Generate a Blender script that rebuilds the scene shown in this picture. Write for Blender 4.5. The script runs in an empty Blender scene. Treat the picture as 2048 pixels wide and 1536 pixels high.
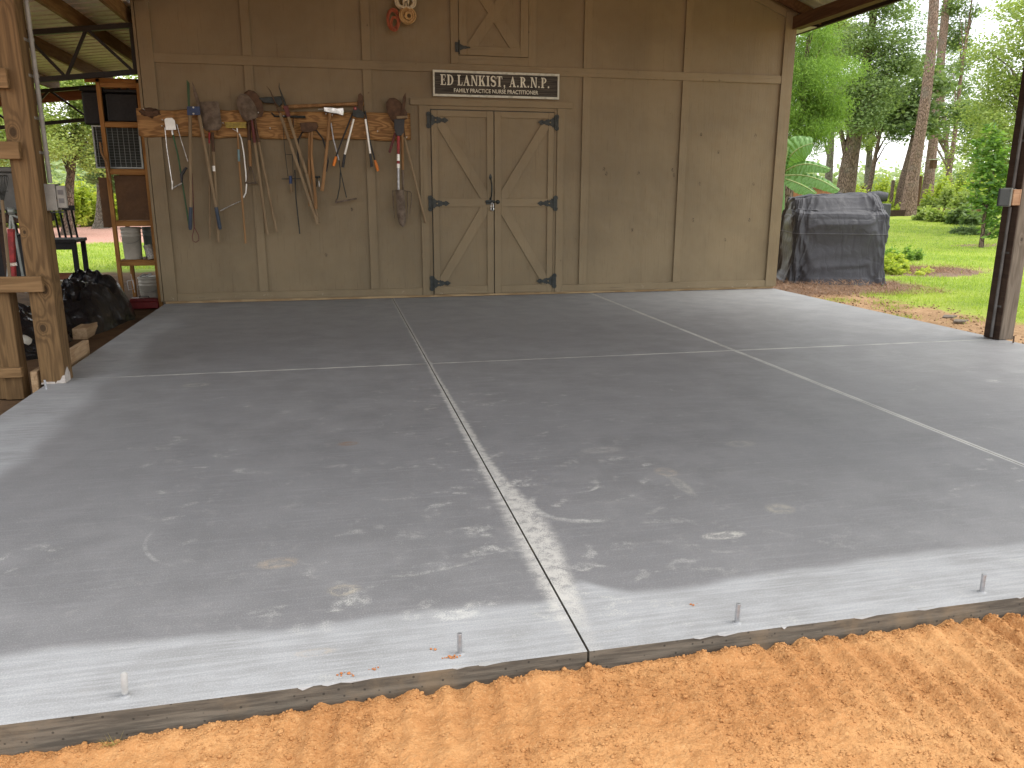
import bpy, bmesh, math, random
import numpy as np
from mathutils import Vector, Matrix, Quaternion, noise as mnoise
R = math.radians
S = bpy.context.scene
C = S.collection
# ------------------------------------------------------------ camera
FW = Vector((0.21011858, 0.94832277, -0.23776903))
RT = Vector((0.97646483, -0.21565889, 0.00277229))
UP = Vector((0.04864798, 0.23275561, 0.97131777))
CP = Vector((-4.09324915, -9.1084343, 1.20088786))
FPX = 1577.285
cam = bpy.data.objects.new('camera', bpy.data.cameras.new('camera'))
C.objects.link(cam)
m = Matrix((RT, UP, -FW)).transposed().to_4x4()
m.translation = CP
cam.matrix_world = m
cam.data.sensor_width = 36
cam.data.lens = FPX / 2048 * 36
cam.data.clip_start = 0.05
cam.data.clip_end = 2000
S.camera = cam
# ------------------------------------------------------------ sky and sun (bright, thinly overcast)
SUN_EL, SUN_ROT = 58, 97
w = bpy.data.worlds.new('World'); S.world = w; w.use_nodes = True
nt = w.node_tree; nt.nodes.clear()
sky = nt.nodes.new('ShaderNodeTexSky'); sky.sky_type = 'NISHITA'; sky.sun_disc = False
sky.sun_elevation = R(SUN_EL); sky.sun_rotation = R(SUN_ROT)
sky.air_density = 1.0; sky.dust_density = 2.5; sky.ozone_density = 1.0
tc = nt.nodes.new('ShaderNodeTexCoord')
mp = nt.nodes.new('ShaderNodeMapping'); mp.inputs['Scale'].default_value = (1.5, 1.5, 5)
nz = nt.nodes.new('ShaderNodeTexNoise'); nz.inputs['Scale'].default_value = 1.6; nz.inputs['Detail'].default_value = 7
rp = nt.nodes.new('ShaderNodeValToRGB'); rp.color_ramp.elements[0].position = .36; rp.color_ramp.elements[1].position = .58
rp.color_ramp.elements[0].color = (.55, .55, .55, 1)
mx = nt.nodes.new('ShaderNodeMix'); mx.data_type = 'RGBA'
mx.inputs[7].default_value = (13.2, 13.2, 13.4, 1)
bg = nt.nodes.new('ShaderNodeBackground'); bg.inputs[1].default_value = 0.12
ow = nt.nodes.new('ShaderNodeOutputWorld')
L = nt.links.new
L(tc.outputs['Generated'], mp.inputs[0]); L(mp.outputs[0], nz.inputs[0]); L(nz.outputs[0], rp.inputs[0])
L(rp.outputs[0], mx.inputs[0]); L(sky.outputs[0], mx.inputs[6]); L(mx.outputs[2], bg.inputs[0]); L(bg.outputs[0], ow.inputs[0])
sd = bpy.data.lights.new('sun', 'SUN'); sd.energy = 1.5; sd.angle = R(32); sd.color = (1, .95, .86)
so = bpy.data.objects.new('sun', sd); C.objects.link(so)
az = R(SUN_ROT)
dv = Vector((math.sin(az) * math.cos(R(SUN_EL)), math.cos(az) * math.cos(R(SUN_EL)), math.sin(R(SUN_EL))))
so.rotation_euler = dv.to_track_quat('Z', 'Y').to_euler()
S.view_settings.view_transform = 'Standard'; S.view_settings.look = 'None'
S.view_settings.gamma = 1; S.view_settings.exposure = 0.72
S.render.resolution_x = 1024; S.render.resolution_y = 768
rnd = random.Random(7)
# ------------------------------------------------------------ helpers
def V(*a): return Vector(a)
def at(px, py, **k):            # photo pixel -> point on the plane x=, y= or z=
    d = FW + RT * ((px - 1024) / FPX) - UP * ((py - 768) / FPX)
    a, v = list(k.items())[0]; i = 'xyz'.index(a)
    return CP + d * ((v - CP[i]) / d[i])
def cl(v, a, b): return max(a, min(b, v))
WO = {}
def tag(o, label=None, cat=None, group=None, kind=None):
    if label: o['label'] = label
    if cat: o['category'] = cat
    if group: o['group'] = group
    if kind: o['kind'] = kind
    return o
def thing(name, label, cat, loc=(0, 0, 0), group=None):
    o = bpy.data.objects.new(name, None); o.empty_display_size = .1
    C.objects.link(o); o.location = loc; WO[o.name] = Vector(loc)
    return tag(o, label, cat, group)
class MB:
    def __init__(s): s.v = []; s.f = []; s.s = []
    def add(s, vs, fs, sm=False):
        b = len(s.v); s.v += [tuple(v) for v in vs]; s.f += [tuple(b + i for i in f) for f in fs]; s.s += [sm] * len(fs); return s
    def box(s, x0, x1, y0, y1, z0, z1):
        return s.add([(x, y, z) for z in (z0, z1) for y in (y0, y1) for x in (x0, x1)],
                     [(0, 2, 3, 1), (4, 5, 7, 6), (0, 1, 5, 4), (2, 6, 7, 3), (0, 4, 6, 2), (1, 3, 7, 5)])
    def bar(s, p, q, w, h, up=(0, 0, 1)):
        p = Vector(p); q = Vector(q); d = (q - p).normalized(); up = Vector(up)
        a = d.cross(up)
        if a.length < 1e-4: a = d.cross(Vector((0, 1, 0)))
        a.normalize(); b = a.cross(d)
        vs = [r + a * i * w / 2 + b * j * h / 2 for r in (p, q) for j in (-1, 1) for i in (-1, 1)]
        return s.add(vs, [(0, 1, 3, 2), (4, 6, 7, 5), (0, 4, 5, 1), (2, 3, 7, 6), (0, 2, 6, 4), (1, 5, 7, 3)])
    def prism(s, pts, vec):
        n = len(pts); vec = Vector(vec); a = [Vector(p) for p in pts]; b = [p + vec for p in a]
        return s.add(a + b, [tuple(range(n)), tuple(range(2 * n - 1, n - 1, -1))] + [(i, i + n, (i + 1) % n + n, (i + 1) % n) for i in range(n)])
    def tube(s, pts, r, n=8, cap=True, flat=None):
        P = [Vector(p) for p in pts]; k = len(P); rs = r if isinstance(r, (list, tuple)) else [r] * k
        vs = []; t0 = (P[1] - P[0]).normalized(); up = Vector((0, 0, 1)) if abs(t0.z) < .9 else Vector((0, 1, 0))
        a = t0.cross(up).normalized()
        for i in range(k):
            t = ((P[min(i + 1, k - 1)] - P[i]).normalized() + (P[i] - P[max(i - 1, 0)]).normalized()).normalized() if 0 < i < k - 1 else (P[min(i + 1, k - 1)] - P[max(i - 1, 0)]).normalized()
            a = (a - t * a.dot(t)).normalized(); b = t.cross(a)
            for j in range(n):
                g = 2 * math.pi * j / n; vs.append(P[i] + (a * math.cos(g) + b * math.sin(g) * (flat or 1)) * rs[i])
        fs = [(i * n + j, i * n + (j + 1) % n, (i + 1) * n + (j + 1) % n, (i + 1) * n + j) for i in range(k - 1) for j in range(n)]
        s.add(vs, fs, True)
        if cap: s.add(vs[:n], [tuple(range(n - 1, -1, -1))]); s.add(vs[-n:], [tuple(range(n))])
        return s
    def lathe(s, prof, c, n=24, ax=(0, 0, 1)):
        ax = Vector(ax).normalized(); q = Vector((0, 0, 1)).rotation_difference(ax); c = Vector(c); k = len(prof)
        vs = [c + q @ Vector((r * math.cos(2 * math.pi * j / n), r * math.sin(2 * math.pi * j / n), z)) for r, z in prof for j in range(n)]
        return s.add(vs, [(i * n + j, i * n + (j + 1) % n, (i + 1) * n + (j + 1) % n, (i + 1) * n + j) for i in range(k - 1) for j in range(n)], True)
    def grid(s, fn, nu, nv, sm=True, close=False):
        vs = [fn(i / nu, j / nv) for j in range(nv + 1) for i in range(nu + 1)]
        return s.add(vs, [(j * (nu + 1) + i, j * (nu + 1) + i + 1, (j + 1) * (nu + 1) + i + 1, (j + 1) * (nu + 1) + i) for j in range(nv) for i in range(nu)], sm)
    def build(s, name, mat, parent=None, bevel=0):
        me = bpy.data.meshes.new(name)
        off = Vector((0, 0, 0))
        if parent is not None: off = WO[parent.name]
        me.from_pydata([(v[0] - off.x, v[1] - off.y, v[2] - off.z) for v in s.v], [], s.f)
        me.polygons.foreach_set('use_smooth', s.s)
        if mat: me.materials.append(mat)
        o = bpy.data.objects.new(name, me); C.objects.link(o)
        if parent is not None: o.parent = parent
        WO[o.name] = off.copy() if parent is not None else Vector((0, 0, 0))
        if bevel:
            b = o.modifiers.new('bevel', 'BEVEL'); b.width = bevel; b.segments = 1; b.limit_method = 'ANGLE'; b.angle_limit = R(40)
        return o
def struct(name, mb, mat): return tag(mb.build(name, mat), kind='structure')
def npmesh(name, verts, faces, mat, parent=None, smooth=False):
    """fast mesh from arrays; faces all with the same corner count"""
    verts = np.asarray(verts, dtype=np.float32).reshape(-1, 3); faces = np.asarray(faces, dtype=np.int32)
    if parent is not None: verts = verts - np.array(WO[parent.name], dtype=np.float32)
    k = faces.shape[1]; me = bpy.data.meshes.new(name)
    me.vertices.add(len(verts)); me.vertices.foreach_set('co', verts.ravel())
    me.loops.add(faces.size); me.loops.foreach_set('vertex_index', faces.ravel())
    me.polygons.add(len(faces)); me.polygons.foreach_set('loop_start', np.arange(0, faces.size, k, dtype=np.int32))
    me.polygons.foreach_set('loop_total', np.full(len(faces), k, dtype=np.int32))
    me.polygons.foreach_set('use_smooth', np.full(len(faces), smooth))
    me.update(calc_edges=True); me.materials.append(mat)
    o = bpy.data.objects.new(name, me); C.objects.link(o)
    if parent is not None: o.parent = parent
    WO[o.name] = WO[parent.name].copy() if parent is not None else Vector((0, 0, 0))
    return o
# ------------------------------------------------------------ node helper
class N:
    def __init__(s, name):
        s.m = bpy.data.materials.new(name); s.m.use_nodes = True; s.t = s.m.node_tree; s.t.nodes.clear()
        s.out = s.t.nodes.new('ShaderNodeOutputMaterial')
        s.b = s.t.nodes.new('ShaderNodeBsdfPrincipled'); s.t.links.new(s.b.outputs[0], s.out.inputs[0])
    def n(s, typ, ins=None, **props):
        d = s.t.nodes.new('ShaderNode' + typ)
        for k, v in props.items(): setattr(d, k, v)
        for k, v in (ins or {}).items(): s.set(d.inputs[k], v)
        return d
    def set(s, sock, v):
        if isinstance(v, bpy.types.NodeSocket): s.t.links.new(v, sock)
        elif isinstance(v, bpy.types.Node): s.t.links.new(v.outputs[0], sock)
        elif isinstance(v, tuple) and sock.type == 'RGBA' and len(v) == 3: sock.default_value = (*v, 1)
        else: sock.default_value = v
    def co(s, scale=(1, 1, 1), loc=(0, 0, 0), rot=(0, 0, 0), src='Object'):
        c = s.n('TexCoord'); return s.n('Mapping', {0: c.outputs[src], 1: loc, 2: rot, 3: scale}).outputs[0]
    def noise(s, vec, scale=5, detail=6, rough=.55, dist=0):
        return s.n('TexNoise', {'Vector': vec, 'Scale': scale, 'Detail': detail, 'Roughness': rough, 'Distortion': dist}).outputs[0]
    def m_(s, op, a, b=0.0, c=None, clamp=False):
        d = s.n('Math', operation=op, use_clamp=clamp); s.set(d.inputs[0], a); s.set(d.inputs[1], b)
        if c is not None: s.set(d.inputs[2], c)
        return d.outputs[0]
    def ramp(s, f, lo, hi, a=0.0, b=1.0, smooth=True):
        d = s.n('MapRange', interpolation_type='SMOOTHSTEP' if smooth else 'LINEAR', clamp=True)
        s.set(d.inputs[0], f)
        for i, v in zip((1, 2, 3, 4), (lo, hi, a, b)): s.set(d.inputs[i], v)
        return d.outputs[0]
    def mix(s, f, a, b, mode='MIX'):
        d = s.n('Mix', data_type='RGBA', blend_type=mode); s.set(d.inputs[0], f); s.set(d.inputs[6], a); s.set(d.inputs[7], b); return d.outputs[2]
    def xyz(s, vec):
        return s.n('SeparateXYZ', {0: vec}).outputs
    def bump(s, h, strength=.3, dist=.01, nrm=None):
        d = s.n('Bump', {'Strength': strength, 'Distance': dist, 'Height': h})
        if nrm is not None: s.set(d.inputs['Normal'], nrm)
        return d.outputs[0]
    def fin(s, col=None, rough=None, nrm=None, metal=None, spec=None, **k):
        if col is not None: s.set(s.b.inputs['Base Color'], col)
        if rough is not None: s.set(s.b.inputs['Roughness'], rough)
        if nrm is not None: s.set(s.b.inputs['Normal'], nrm)
        if metal is not None: s.set(s.b.inputs['Metallic'], metal)
        if spec is not None: s.set(s.b.inputs['Specular IOR Level'], spec)
        for kk, v in k.items(): s.set(s.b.inputs[kk.replace('_', ' ')], v)
        return s.m
def mat(name, c1, c2=None, rough=.6, metal=0.0, scale=6, bump=.2, bs=60, bd=.003, spec=.4, stretch=(1, 1, 1), lo=.35, hi=.65):
    n = N(name); v = n.co(stretch)
    c2 = c2 or tuple(x * .72 for x in c1)
    f = n.ramp(n.noise(v, scale, 6), lo, hi)
    f2 = n.noise(v, scale * 7, 4)
    col = n.mix(f, c2, c1); col = n.mix(n.ramp(f2, .3, .7, .0, .25), col, tuple(x * .6 for x in c1))
    return n.fin(col, n.ramp(f2, .2, .8, rough - .08, min(1, rough + .1)), n.bump(n.noise(v, bs, 5), bump, bd), metal, spec)
def wood(name, light, dark, axis='z', ring=26, rough=.75, knots=(), fade=.16, wear=None, spec=.25, bump=.35):
    n = N(name)
    st = {'x': (fade, 1, 1), 'y': (1, fade, 1), 'z': (1, 1, fade)}[axis]
    c = n.n('TexCoord').outputs['Object']
    kd = None
    for (kx, kz, kr) in knots:      # knots on a z-grained board seen in the x-z plane
        x, y, z = n.xyz(c)
        dx = n.m_('DIVIDE', n.m_('SUBTRACT', x, kx), kr); dz = n.m_('DIVIDE', n.m_('SUBTRACT', z, kz), kr * 1.5)
        d = n.m_('SQRT', n.m_('ADD', n.m_('MULTIPLY', dx, dx), n.m_('MULTIPLY', dz, dz)))
        kd = d if kd is None else n.m_('MINIMUM', kd, d)
    v = n.n('Mapping', {0: c, 3: st}).outputs[0]
    base = n.noise(v, 5, 3, .5, .2)
    if kd is not None: base = n.m_('ADD', base, n.m_('MULTIPLY', n.m_('EXPONENT', n.m_('MULTIPLY', kd, -.9)), .55))
    g = n.m_('SINE', n.m_('MULTIPLY', base, ring * 2.6)); g = n.ramp(g, -.6, 1)
    fine = n.noise(n.n('Mapping', {0: c, 3: tuple(1 if a == 1 else .05 for a in st)}).outputs[0], 90, 4)
    blot = n.noise(c, 2.2, 4)
    col = n.mix(n.m_('MULTIPLY', g, .75), light, dark)
    col = n.mix(n.ramp(fine, .35, .7, 0, .45), col, tuple(x * .5 for x in dark))
    col = n.mix(n.ramp(blot, .35, .7, 0, .35), col, tuple(x * .7 for x in light))
    if kd is not None: col = n.mix(n.ramp(kd, .55, 1.0, .8, 0), col, tuple(x * .3 for x in dark))
    h = n.m_('ADD', n.m_('MULTIPLY', g, -.3), fine)
    return n.fin(col, rough, n.bump(h, bump, .004), 0.0, spec)
# ------------------------------------------------------------ slab
SX0, SX1, SY0, SY1 = -5.93, 1.35, -7.31, 0.0
J1, J2, JT = -3.482, -1.098, -3.60
def concrete():
    n = N('concrete'); c = n.n('TexCoord').outputs['Object']; x, y, z = n.xyz(c)
    nb = n.noise(c, 1.1, 5, .55); nm = n.noise(c, 4, 6, .6); nf = n.noise(c, 26, 6, .65); ng = n.noise(c, 220, 3, .6)
    br = n.noise(n.n('Mapping', {0: c, 3: (.06, 1, 1)}).outputs[0], 60, 5, .6)      # broom strokes along x
    wav = n.m_('MULTIPLY', n.m_('SUBTRACT', nb, .5), .9)
    wav2 = n.m_('MULTIPLY', n.m_('SUBTRACT', nm, .5), .22)
    j = n.m_('ABSOLUTE', n.m_('SUBTRACT', x, J1))
    # edge of the damp middle
    dl = n.m_('ADD', n.m_('ADD', n.m_('SUBTRACT', x, SX0 + .36), n.m_('MULTIPLY', wav, .55)), wav2)
    df = n.m_('ADD', n.m_('ADD', n.m_('SUBTRACT', y, SY0 + .285), n.m_('MULTIPLY', wav, .22)), n.m_('MULTIPLY', wav2, .35))
    bumpj = n.m_('MULTIPLY', n.m_('EXPONENT', n.m_('MULTIPLY', n.m_('MULTIPLY', n.m_('SUBTRACT', x, J1 + .09), n.m_('SUBTRACT', x, J1 + .09)), -160.0)), -.10)
    df = n.m_('ADD', df, bumpj)
    dr = n.m_('ADD', n.m_('SUBTRACT', SX1 - .45, x), n.m_('MULTIPLY', wav, 1.1))
    dbk = n.m_('ADD', n.m_('SUBTRACT', -.30, y), n.m_('MULTIPLY', wav, .9))
    wl = n.ramp(dl, -.07, .10); wf = n.ramp(n.m_('ADD', df, n.m_('MULTIPLY', n.m_('SUBTRACT', br, .5), .06)), -.012, .040)
    wr = n.ramp(dr, -1.2, .7); wb = n.ramp(dbk, -.3, 2.6)
    wl = n.m_('MULTIPLY_ADD', wl, .80, .20); wr = n.m_('MULTIPLY_ADD', wr, .6, .4); wb = n.m_('MULTIPLY_ADD', wb, .62, .38)  # wb pales the back in colour, partly offsetting the drop in light
    wet = n.m_('MULTIPLY', n.m_('MULTIPLY', wl, wf), n.m_('MULTIPLY', wr, wb))
    drycol = n.mix(n.ramp(nm, .3, .7), (.25, .255, .258), (.33, .34, .35))
    drycol = n.mix(n.ramp(br, .40, .66, 0, .42), drycol, (.44, .452, .468))
    wetcol = n.mix(n.ramp(nm, .3, .72), (.178, .180, .186), (.242, .243, .250))
    wetcol = n.mix(n.ramp(nb, .42, .62, 0, .5), wetcol, (.195, .197, .206))
    wetcol = n.mix(n.ramp(br, .48, .75, 0, .40), wetcol, (.32, .32, .335))
    wetcol = n.mix(n.ramp(n.m_('ADD', y, n.m_('MULTIPLY', wav, 3.0)), -3.6, -6.4, 0, .30), wetcol, (.125, .125, .130))  # front darker, back paler: damp, plus colour offsetting the shading
    wetcol = n.mix(n.ramp(n.m_('ADD', y, n.m_('MULTIPLY', wav, 2.5)), -2.8, -.8, 0, .35), wetcol, (.29, .295, .29))
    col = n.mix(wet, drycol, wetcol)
    col = n.mix(n.ramp(nf, .52, .72, 0, .22), col, (.34, .335, .325))
    col = n.mix(n.ramp(ng, .38, .62, .16, 0), col, (.07, .07, .072)); col = n.mix(n.ramp(ng, .52, .70, 0, .20), col, (.50, .50, .49))
    # sparse powdery scuffs
    sc = n.noise(n.n('Mapping', {0: c, 1: (7, 3, 0), 3: (1, 1.6, 1)}).outputs[0], 7, 4, .5, .6)
    reg = n.ramp(n.noise(n.n('Mapping', {0: c, 1: (17, 3, 0)}).outputs[0], 1.6, 2), .5, .68)
    near = n.m_('MAXIMUM', n.m_('EXPONENT', n.m_('MULTIPLY', j, -1.6)), n.m_('MULTIPLY', reg, .8))
    fr = n.ramp(y, -3.4, -5.2, .12, 1)
    scm = n.m_('MULTIPLY', n.m_('MULTIPLY', n.ramp(sc, .56, .68), n.ramp(nf, .40, .62)), n.m_('MULTIPLY', near, fr))
    col = n.mix(n.m_('MULTIPLY', n.m_('MULTIPLY', scm, n.ramp(ng, .35, .6)), .9), col, (.50, .50, .47))
    # circular scuffs and clay smears
    for (ax_, ay_, ra, rb, cc, st) in ((-2.78, -6.71, .085, .032, (.56, .55, .50), .8), (-2.72, -6.22, .03, .12, (.42, .41, .36), .5), (-2.72, -6.05, .05, .06, (.44, .37, .28), .5),
                                      (-2.45, -6.53, .06, .05, (.45, .42, .33), .5), (-4.12, -6.83, .05, .04, (.45, .40, .30), .6), (-4.33, -6.6, .07, .04, (.42, .33, .22), .5),
                                      (-4.08, -5.35, .05, .035, (.22, .13, .07), .9), (-3.8, -7.05, .07, .03, (.6, .6, .57), .6), (-2.2, -5.75, .08, .05, (.40, .38, .33), .5),
                                      (-5.0, -3.93, .09, .05, (.45, .44, .38), .6), (-2.9, -5.7, .10, .05, (.42, .41, .38), .5), (-4.2, -7.16, .06, .02, (.40, .33, .24), .4)):
        dx = n.m_('DIVIDE', n.m_('SUBTRACT', x, ax_), ra); dy = n.m_('DIVIDE', n.m_('SUBTRACT', y, ay_), rb)
        d = n.m_('SQRT', n.m_('ADD', n.m_('MULTIPLY', dx, dx), n.m_('MULTIPLY', dy, dy)))
        d = n.m_('ADD', d, n.m_('MULTIPLY', n.m_('SUBTRACT', nf, .5), 1.6))
        ri = n.m_('MULTIPLY', n.ramp(d, 1.15, .75), n.ramp(d, .2, .8, .35, 1)); col = n.mix(n.m_('MULTIPLY', ri, n.ramp(n.m_('ADD', n.m_('MULTIPLY', nf, .5), n.m_('MULTIPLY', ng, .5)), .42, .56, 0, st * .8)), col, cc)
    for (ax_, ay_, rr_, ww_, kx, ky, off, st) in ((-3.205, -6.31, .18, .022, -.75, -.65, .03, .45), (-3.16, -6.10, .10, .010, .6, -.8, .05, .5), (-3.9, -6.35, .42, .012, .2, -1, .38, .35), (-4.5, -6.3, .30, .010, -1, -.4, .24, .3)):
        d = n.m_('SQRT', n.m_('ADD', n.m_('POWER', n.m_('SUBTRACT', x, ax_), 2.0), n.m_('POWER', n.m_('SUBTRACT', y, ay_), 2.0)))
        ring = n.ramp(n.m_('ABSOLUTE', n.m_('SUBTRACT', n.m_('ADD', d, n.m_('MULTIPLY', n.m_('SUBTRACT', nm, .5), .05)), rr_)), ww_ * .3, ww_, 1, 0)
        hp = n.ramp(n.m_('ADD', n.m_('MULTIPLY', n.m_('SUBTRACT', x, ax_), kx), n.m_('MULTIPLY', n.m_('SUBTRACT', y, ay_), ky)), off, off + .06)
        col = n.mix(n.m_('MULTIPLY', n.m_('MULTIPLY', ring, hp), n.ramp(n.m_('ADD', n.m_('MULTIPLY', nf, .5), n.m_('MULTIPLY', ng, .5)), .42, .56, 0, st)), col, (.50, .50, .47))
    # dust along the saw cuts
    wj = n.m_('ADD', n.ramp(y, -3.6, -5.2, .022, .036), n.m_('MULTIPLY', n.m_('EXPONENT', n.m_('MULTIPLY', n.m_('MULTIPLY', n.m_('ADD', y, 6.55), n.m_('ADD', y, 6.55)), -3.5)), .05)); offr = n.m_('MULTIPLY', n.m_('EXPONENT', n.m_('MULTIPLY', n.m_('MULTIPLY', n.m_('ADD', y, 6.5), n.m_('ADD', y, 6.5)), -4.0)), .035)
    xo = n.m_('SUBTRACT', n.m_('SUBTRACT', x, J1), offr); jn = n.m_('ABSOLUTE', n.m_('ADD', xo, n.m_('ADD', n.m_('MULTIPLY', n.m_('SUBTRACT', nm, .5), .03), n.m_('MULTIPLY', n.m_('SUBTRACT', br, .5), .05))))
    dd = n.ramp(n.m_('DIVIDE', jn, wj), .45, 1.15, 1, 0)
    dd = n.m_('MULTIPLY', dd, n.ramp(n.m_('ADD', n.m_('MULTIPLY', nf, .5), n.m_('MULTIPLY', ng, .5)), .42, .53, .25, 1)); dd = n.m_('MULTIPLY', dd, n.ramp(y, -1.0, -3.6, .75, .9))
    dd = n.m_('MULTIPLY', dd, n.ramp(y, -7.25, -7.0, .25, 1))
    col = n.mix(dd, col, (.50, .49, .46))
    j2 = n.m_('ABSOLUTE', n.m_('SUBTRACT', x, J2)); jt = n.m_('ABSOLUTE', n.m_('SUBTRACT', y, JT))
    j2m = n.m_('MULTIPLY', n.ramp(j2, .012, .024, 1, 0), n.ramp(nm, .3, .6, .45, .9)); col = n.mix(j2m, col, (.50, .50, .47))
    jtm = n.m_('MULTIPLY', n.m_('MULTIPLY', n.ramp(n.m_('ABSOLUTE', n.m_('SUBTRACT', jt, .007)), .004, .010, 1, 0), n.ramp(nm, .35, .6, .3, .75)), n.ramp(x, -5.75, -5.2)); col = n.mix(jtm, col, (.50, .50, .46))
    # rough formed side face, stained by the clay and damp
    side = n.ramp(n.xyz(n.n('NewGeometry').outputs['Normal'])[2], .3, .6, 1, 0)
    sb = n.noise(n.n('Mapping', {0: c, 3: (.2, 1, 2.4)}).outputs[0], 30, 6, .65)
    sidec = n.mix(n.ramp(sb, .35, .65), (.075, .067, .054), (.155, .138, .11)); sidec = n.mix(n.ramp(nm, .52, .7, 0, .6), sidec, (.23, .175, .11))
    pit = n.n('TexVoronoi', {'Vector': c, 'Scale': 45}).outputs['Distance']
    sidec = n.mix(n.ramp(pit, .10, .2, .8, 0), sidec, (.03, .027, .022))
    col = n.mix(side, col, sidec)
    ro = n.m_('ADD', n.ramp(wet, 0, 1, .78, .56), n.m_('MULTIPLY', n.m_('SUBTRACT', nf, .5), .22))
    ro = n.m_('MAXIMUM', ro, n.m_('MULTIPLY', side, .9))
    h = n.m_('ADD', n.m_('ADD', n.m_('MULTIPLY', br, 1.2), ng), n.m_('MULTIPLY', nf, 1.2))
    return n.fin(col, ro, n.bump(h, .28, .0022), 0.0, .42)
M = {}
M['concrete'] = concrete()
mb = MB(); g1, g2 = .0032, .0026
zt, zb = 0.0, -.16
for (a, b) in ((SX0, J1 - g1), (J1 + g1, J2 - g2), (J2 + g2, SX1)):
    for (c_, d_) in ((SY0, JT - g2), (JT + g2, SY1 + .02)):
        mb.box(a, b, c_, d_, zb, zt)
rd = random.Random(3)
# rough slurry lip along the front arris
lip = MB(); xx = SX0
while xx < -1.2:
    ln = rd.uniform(.015, .09)
    if rd.random() < .16 and abs(xx - J1) > .05:
        h = rd.uniform(.002, .007); o_ = rd.uniform(.001, .004)
        lip.prism([(xx, SY0 - o_, -.0005), (xx + ln * .3, SY0 - o_ * 1.6, -h), (xx + ln * .6, SY0 - o_, -h * .7), (xx + ln, SY0 - o_ * .3, -.001)], (0, .012, .0015))
    xx += ln
for v in (lip.v,): pass
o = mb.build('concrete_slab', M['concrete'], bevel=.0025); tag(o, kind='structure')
lipm = mat('slurry', (.36, .36, .36), (.28, .28, .27), .85, bump=.5, bs=150)
me = lip.build('tmp_lip', lipm)
# the lip belongs to the slab: join its faces into the slab mesh
def join_into(dst, src):
    bm = bmesh.new(); bm.from_mesh(dst.data); nf = len(bm.faces); bm.from_mesh(src.data); bm.faces.ensure_lookup_table()
    idx = len(dst.data.materials)
    for f in bm.faces[nf:]: f.material_index = idx
    mt = src.data.materials[0]; bm.to_mesh(dst.data); bm.free(); dst.data.materials.append(mt)
    old = src.data; bpy.data.objects.remove(src); bpy.data.meshes.remove(old)
join_into(o, me)
# ------------------------------------------------------------ ground
def soil_sand():
    n = N('orange_clay_sand'); c = n.n('TexCoord').outputs['Object']
    a = n.noise(c, 3, 5, .6); b = n.noise(c, 22, 6, .7); d = n.noise(c, 130, 5, .7); e = n.noise(c, 420, 3, .6)
    vo = n.n('TexVoronoi', {'Vector': c, 'Scale': 150, 'Randomness': 1.0}).outputs['Distance']
    col = n.mix(n.ramp(a, .35, .65), (.44, .212, .080), (.56, .302, .126))
    col = n.mix(n.ramp(b, .35, .7, 0, .55), col, (.38, .17, .058))
    col = n.mix(n.ramp(d, .50, .66, 0, .45), col, (.60, .36, .17))
    col = n.mix(n.ramp(d, .42, .30, 0, .5), col, (.25, .12, .05))
    h = n.m_('ADD', n.m_('ADD', n.m_('MULTIPLY', b, 1.0), n.m_('MULTIPLY', d, .9)), n.m_('MULTIPLY', e, .25))
    h = n.m_('SUBTRACT', h, n.m_('MULTIPLY', vo, .5))
    return n.fin(col, .95, n.bump(h, .75, .007), 0.0, .15)
M['sand'] = soil_sand()
def fbm(x, y, s, seed=0, o=4):
    return mnoise.fractal(Vector((x * s, y * s, seed)), 1.0, 2.0, o)
def sand_z(x, y):
    base = float(np.interp(x, (-5.4, -4.9, -4.24, -3.85, -3.48, -2.9, -2.08, -1.3), (-.085, -.078, -.058, -.052, -.042, -.050, -.058, -.058))) + .010 * fbm(x, y, 1.8, 3)
    ph = x + .03 * math.sin(y * 5 + x) + .25 * (y + 7.3) * .12
    amp = .0098 * cl(.75 + 1.4 * fbm(x, y, 1.6, 9), .1, 1.5) * (1.25 if x > -3.0 else .75)
    r = math.sin(ph * 2 * math.pi / .078 + 1.4 * fbm(x, y * .3, 2.5, 5))
    z = base + amp * (r if r > 0 else r * .6)
    z += .0065 * fbm(x, y, 20, 1, 5) + .0030 * fbm(x, y, 80, 2, 3)
    e = -7.31 - y
    z += .012 * math.exp(-((e - .045) / .035) ** 2) * (.5 + 1.6 * fbm(x, 0, 4, 4)) + .010 * fbm(x, 0, 9, 14) * math.exp(-e / .08) - .008 * math.exp(-(e / .012) ** 2)
    return z
def strip(x0, x1, y0, y1, nx, ny, f, name, mat_):
    xs = np.linspace(x0, x1, nx); ys = np.linspace(y0, y1, ny)
    vs = [(x, y, f(x, y)) for y in ys for x in xs]
    i = np.arange(nx - 1); j = np.arange(ny - 1)[:, None] * nx; a = (i + j).ravel()
    return npmesh(name, vs, np.stack([a, a + 1, a + 1 + nx, a + nx], 1), mat_, smooth=True)
o = strip(-5.5, -1.3, -8.3, -7.30, 840, 200, sand_z, 'sand', M['sand']); tag(o, kind='structure')
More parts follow.
